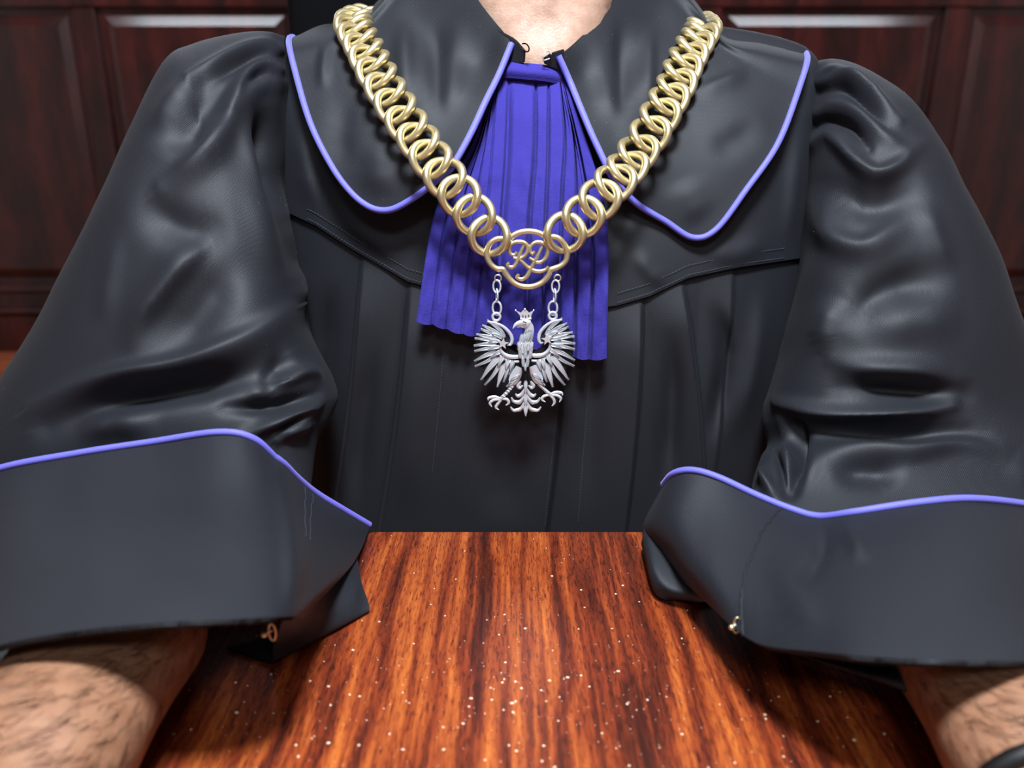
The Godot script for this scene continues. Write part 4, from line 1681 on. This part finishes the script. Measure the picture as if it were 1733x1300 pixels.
func build_chain() -> void:
	var t := thing("chain_of_office", "golden chain of interlocked rings with monogram and silver eagle pendant", "chain")
	chain_side([828, 400, 803, 365, 778, 331, 753, 299, 729, 267, 708, 236, 688, 207, 669, 177, 652, 149, 637, 122, 625, 98, 615, 77, 605, 58, 598, 43, 598, 33, 606, 26, 618, 22], 1.0, t)
	chain_side([956, 395, 987, 366, 1015, 336, 1041, 306, 1062, 281, 1080, 255, 1100, 225, 1117, 194, 1132, 166, 1145, 141, 1155, 115, 1165, 93, 1176, 73, 1185, 58, 1190, 47, 1188, 40, 1182, 35], -1.0, t)
	# monogram medallion: four-lobed open frame and two script letters
	var med := part("medallion", sweep_c([[640, 372], [690, 310], [780, 265], [900, 247], [1020, 265], [1110, 305], [1150, 345], [1210, 320], [1300, 340], [1380, 420], [1418, 530], [1400, 640], [1330, 710], [1240, 745], [1195, 765], [1165, 840], [1090, 925], [990, 975], [885, 990], [770, 968], [670, 905], [590, 800], [560, 755], [480, 748], [400, 690], [352, 600], [345, 510], [390, 410], [470, 355], [560, 345], [615, 360]], 40.0), M.gold, t)
	var letter_r := []
	letter_r.append([[745, 525], [715, 562], [668, 552], [644, 495], [668, 425], [740, 390], [820, 392], [878, 430], [890, 500], [860, 565], [800, 605], [735, 608], [700, 600]])
	letter_r.append([[842, 432], [805, 510], [770, 590], [742, 670], [700, 722], [650, 725], [622, 695], [645, 668]])
	letter_r.append([[765, 606], [825, 665], [895, 728], [975, 772], [1060, 782], [1130, 758], [1166, 715]])
	var letter_p := []
	letter_p.append([[985, 515], [955, 548], [925, 520], [930, 455], [985, 402], [1060, 396], [1130, 430], [1158, 500], [1140, 585], [1085, 648], [1020, 662], [960, 632], [912, 602]])
	letter_p.append([[1085, 450], [1030, 560], [975, 665], [920, 775], [868, 858], [805, 888], [748, 862], [772, 820]])
	for lt in [[letter_r, "letter_r"], [letter_p, "letter_p"]]:
		var st := SurfaceTool.new()
		st.begin(Mesh.PRIMITIVE_TRIANGLES)
		for s in lt[0]:
			var pts := []
			for q in s:
				pts.append(C(q[0], q[1], 0.0008))
			pts = smooth_line(pts, s.size() * 4)
			var rad := []
			for k in pts.size():
				rad.append(0.0015 * (0.75 + 0.35 * sin(PI * k / (pts.size() - 1.0))))
			st.append_from(sweep(pts, rad, 8, false, Vector3(0, 0, 1), 0.75), 0, Transform3D.IDENTITY)
		part(lt[1], st.commit(), M.gold, med)
	# two short silver chains
	for s in [[495, 480, 480, 480, 355.0, 360.0], [1288, 1262, 1250, 1228, 918.0, 920.0]]:
		var one := C(0, 0).distance_to(C(100, 0)) / 100.0
		part("eyelet", ring_at(C(s[0], 872), 44.0 * one, 44.0 * one, 11.0 * one, 0.0), M.gold, t)
		part("small_link", ring_at(C(s[1], 985), 52.0 * one, 88.0 * one, 14.0 * one, 0.25), M.silver, t)
		part("small_link", ring_at(C(s[2], 1105), 52.0 * one, 90.0 * one, 13.0 * one, 1.35), M.silver, t)
		part("small_link", ring_at(E(s[5], 128), 0.0034, 0.0052, 0.0009, 0.3), M.silver, t)
	eagle(t)

func sweep_c(list: Array, r: float) -> ArrayMesh:
	var one := C(0, 0).distance_to(C(100, 0)) / 100.0
	var pts := []
	for q in list:
		pts.append(C(q[0], q[1]))
	return sweep(closed_line(pts, 4), r * one, 12, true, Vector3(0, 0, 1), 0.85)

func ring_at(c: Vector3, rx: float, ry: float, r: float, turn: float) -> ArrayMesh:
	var line := []
	for k in 24:
		var f := TAU * k / 24.0
		line.append(c + Vector3(cos(f) * rx * cos(turn), sin(f) * ry, cos(f) * rx * sin(turn)))
	return sweep(line, r, 8, true)

func eagle(chain: Node) -> void:
	var g := Node3D.new()
	g.name = "eagle_pendant"
	g.set_meta("label", "silver crowned eagle with spread wings")
	chain.add_child(g, true)
	var S: Material = M.silver
	# oxidised ground under the feathers
	var wing := V2([285, 268, 420, 325, 492, 420, 470, 520, 600, 600, 600, 680, 500, 770, 430, 850, 370, 890, 350, 830, 260, 872, 218, 820, 225, 730, 158, 690, 152, 640, 148, 540, 150, 440, 172, 390, 216, 325])
	part("wing", flat_poly(wing, -0.0008, 0.0004), M.old_silver, g)
	part("wing", flat_poly(mirror(wing), -0.0008, 0.0004), M.old_silver, g)
	# long feathers: base, bend, tip, width
	var long := [
		[430, 380, 340, 300, 262, 250, 46], [400, 400, 300, 340, 212, 300, 48], [380, 420, 280, 370, 198, 335, 46], [370, 440, 260, 410, 155, 392, 50], [362, 460, 250, 440, 138, 432, 46],
		[356, 490, 240, 490, 130, 505, 52], [358, 520, 240, 535, 134, 560, 46], [362, 560, 250, 600, 134, 660, 58], [368, 590, 260, 660, 140, 712, 46],
		[385, 620, 290, 720, 198, 848, 72], [405, 660, 330, 790, 238, 900, 50], [440, 680, 400, 800, 362, 918, 74], [480, 680, 455, 780, 425, 868, 46], [530, 660, 505, 730, 478, 795, 44]]
	var short := [
		[440, 420, 410, 375, 392, 342, 44], [415, 430, 360, 400, 312, 385, 42], [395, 460, 330, 455, 272, 470, 46], [392, 510, 330, 525, 268, 552, 46], [400, 560, 350, 585, 298, 628, 48],
		[425, 610, 395, 660, 372, 708, 56], [475, 645, 462, 690, 452, 740, 58], [520, 650, 505, 700, 492, 755, 46]]
	for side in 2:
		for k in long.size():
			var f: Array = long[k]
			var l := V2(f.slice(0, 6))
			if side == 1:
				l = mirror(l)
			part("wing_feather", feather(l, f[6] * 0.86, 0.0006 + 0.0004 * (k % 2), 0.0019), S, g)
		for k in short.size():
			var f: Array = short[k]
			var l := V2(f.slice(0, 6))
			if side == 1:
				l = mirror(l)
			part("covert_feather", feather(l, f[6] * 0.9, 0.0020 + 0.0003 * (k % 2), 0.0017), S, g)
		var arch := V2([268, 262, 350, 278, 430, 318, 490, 380, 512, 440, 498, 490, 462, 492])
		var arm := V2([392, 500, 400, 555, 450, 600, 520, 616, 610, 610])
		var band := V2([370, 545, 400, 610, 470, 648, 540, 662, 620, 655])
		if side == 1:
			arch = mirror(arch)
			arm = mirror(arm)
			band = mirror(band)
		part("wing_edge", rod(arch, [7.0, 14.0, 18.0, 17.0, 10.0], 0.0016), S, g)
		part("wing_bone", rod(arm, [12.0, 20.0, 24.0, 22.0], 0.0024), S, g)
		part("wing_band", rod(band, [10.0, 15.0, 15.0, 10.0], 0.0017), S, g)
		var sc := Vector2(420, 482)
		if side == 1:
			sc = Vector2(862, 440)
		var star := []
		for k in 10:
			var f2 := -PI / 2.0 + TAU * k / 10.0 + (0.15 if side == 0 else -0.15)
			star.append(sc + Vector2(cos(f2), sin(f2)) * (62.0 if k % 2 == 0 else 26.0))
		part("star", flat_poly(star, 0.0016, 0.0042), S, g)
		part("star_ground", rod([sc + Vector2(-3, 0), sc + Vector2(3, 0)], [52.0, 52.0], 0.0022, 0.3, 16), M.old_silver, g)
	# head, neck and body in one bar, flattened
	part("neck", rod(V2([642, 600, 640, 530, 655, 460, 680, 390, 685, 330, 668, 285]), [62.0, 82.0, 66.0, 50.0, 47.0, 42.0], 0.0022, 0.55, 14), S, g)
	part("head", rod(V2([700, 270, 660, 278, 620, 285]), [26.0, 52.0, 34.0], 0.0026, 0.6, 12), S, g)
	part("beak", rod(V2([632, 268, 580, 280, 545, 298, 520, 332]), [36.0, 28.0, 18.0, 4.0], 0.0028, 0.6), S, g)
	part("beak", rod(V2([650, 315, 600, 310, 560, 322]), [20.0, 12.0, 3.0], 0.0026, 0.6), S, g)
	part("eye", rod(V2([620, 262, 655, 270]), [6.0, 6.0], 0.0058), M.old_silver, g)
	part("breast", rod(V2([644, 540, 642, 620, 645, 700, 648, 780, 648, 850]), [90.0, 76.0, 46.0, 30.0, 4.0], 0.0020, 0.5, 14), M.old_silver, g)
	for r in 6:
		var y := 490.0 + r * 42.0
		var c := 3 if r < 3 else 2 if r < 5 else 1
		for k in c:
			var x := 645.0 + (k - (c - 1) * 0.5) * (58.0 - r * 3.0)
			part("breast_feather", feather(V2([x, y - 30, x, y + 20, x, y + 58]), 50.0 - r * 3.0, 0.0052 - r * 0.00032, 0.0016), S, g)
	for k in 4:
		part("neck_feather", feather(V2([690 - k * 26, 350 + k * 12, 680 - k * 28, 420 + k * 8, 650 - k * 28, 480 + k * 8]), 30.0, 0.0047 - 0.0004 * k, 0.0014), S, g)
	# crown
	part("crown", flat_poly(V2([596, 244, 590, 200, 548, 150, 600, 172, 620, 150, 640, 136, 662, 152, 682, 172, 728, 148, 704, 200, 702, 240]), 0.0012, 0.0032), S, g)
	part("crown_rim", rod(V2([594, 236, 648, 246, 704, 232]), [10.0, 11.0, 10.0], 0.0034), S, g)
	for q in [[548, 150], [640, 138], [727, 150], [620, 205], [648, 210], [678, 203]]:
		part("crown_bead", rod(V2([q[0] - 5, q[1], q[0] + 5, q[1]]), [10.0, 10.0], 0.0034, 1.0), S if q[1] < 180 else M.old_silver, g)
	# thighs, legs and talons
	for q in [
		[[585, 720, 555, 790, 520, 860, 500, 885], [520, 895, 470, 960, 400, 1035], [[400, 1035, 340, 1015, 280, 1025, 272, 1050], [400, 1040, 330, 1045, 290, 1080, 310, 1115], [405, 1045, 370, 1085, 350, 1120, 380, 1145], [410, 1035, 460, 1040, 478, 1075, 450, 1100]]],
		[[715, 710, 745, 780, 780, 850, 800, 875], [780, 885, 830, 935, 890, 990], [[890, 990, 950, 970, 1005, 975, 1018, 1000], [890, 995, 960, 1000, 1000, 1030, 985, 1068], [890, 1000, 925, 1035, 935, 1075, 910, 1108], [885, 995, 830, 1010, 810, 1040, 845, 1068]]]]:
		part("thigh", rod(V2(q[0]), [40.0, 58.0, 50.0, 26.0], 0.0016, 0.5, 12), S, g)
		var th := V2(q[0])
		for k in 4:
			var c: Vector2 = spline(th, 0.45 + k * 0.16)
			var o := 1.0 if c.x > 648 else -1.0
			part("thigh_feather", feather([c + Vector2(-o * 40, -20), c + Vector2(o * 10, 14), c + Vector2(o * 46, 34)], 26.0, 0.0036 - k * 0.0004, 0.0010), S, g)
		part("leg", rod(V2(q[1]), [22.0, 18.0, 22.0], 0.0014, 0.8), S, g)
		for k in 5:
			var c: Vector2 = spline(V2(q[1]), 0.15 + k * 0.17)
			part("leg_ring", rod([c + Vector2(-16, -8), c + Vector2(16, 8)], [5.0, 5.0], 0.0026, 1.0, 6), S, g)
		for toe in q[2]:
			part("talon", rod(V2(toe), [13.0, 17.0, 15.0, 5.0], 0.0016, 0.8), S, g)
	# tail
	for q in [[648, 850, 648, 930, 648, 1000, 40], [648, 980, 648, 1050, 648, 1125, 46], [648, 1100, 648, 1155, 648, 1210, 50]]:
		part("tail_feather", feather(V2(q.slice(0, 6)), q[6], 0.0012, 0.0016), S, g)
	for q in [[640, 930, 610, 985, 570, 1005, 545, 985], [640, 1000, 590, 1062, 530, 1060, 505, 1020], [640, 1060, 600, 1130, 530, 1150, 495, 1115], [600, 860, 570, 900, 590, 925, 620, 900]]:
		for side in 2:
			var l := V2(q)
			if side == 1:
				for k in l.size():
					l[k].x = 1296.0 - l[k].x
			part("tail_curl", rod(l, [10.0, 20.0, 18.0, 8.0], 0.0012, 0.7), S, g)
			part("tail_curl", rod([l[0] + Vector2(0, 22), l[1] + Vector2(0, 18), l[2] + Vector2(0, 14)], [6.0, 10.0, 5.0], 0.0008, 0.7), S, g)
	# loops for the short chains
	part("loop", ring_at(E(355, 215, 0.0008), 0.0029, 0.0029, 0.0011, 0.0), S, g)
	part("loop", ring_at(E(918, 205, 0.0008), 0.0029, 0.0029, 0.0011, 0.0), S, g)

func build_small_things() -> void:
	pass
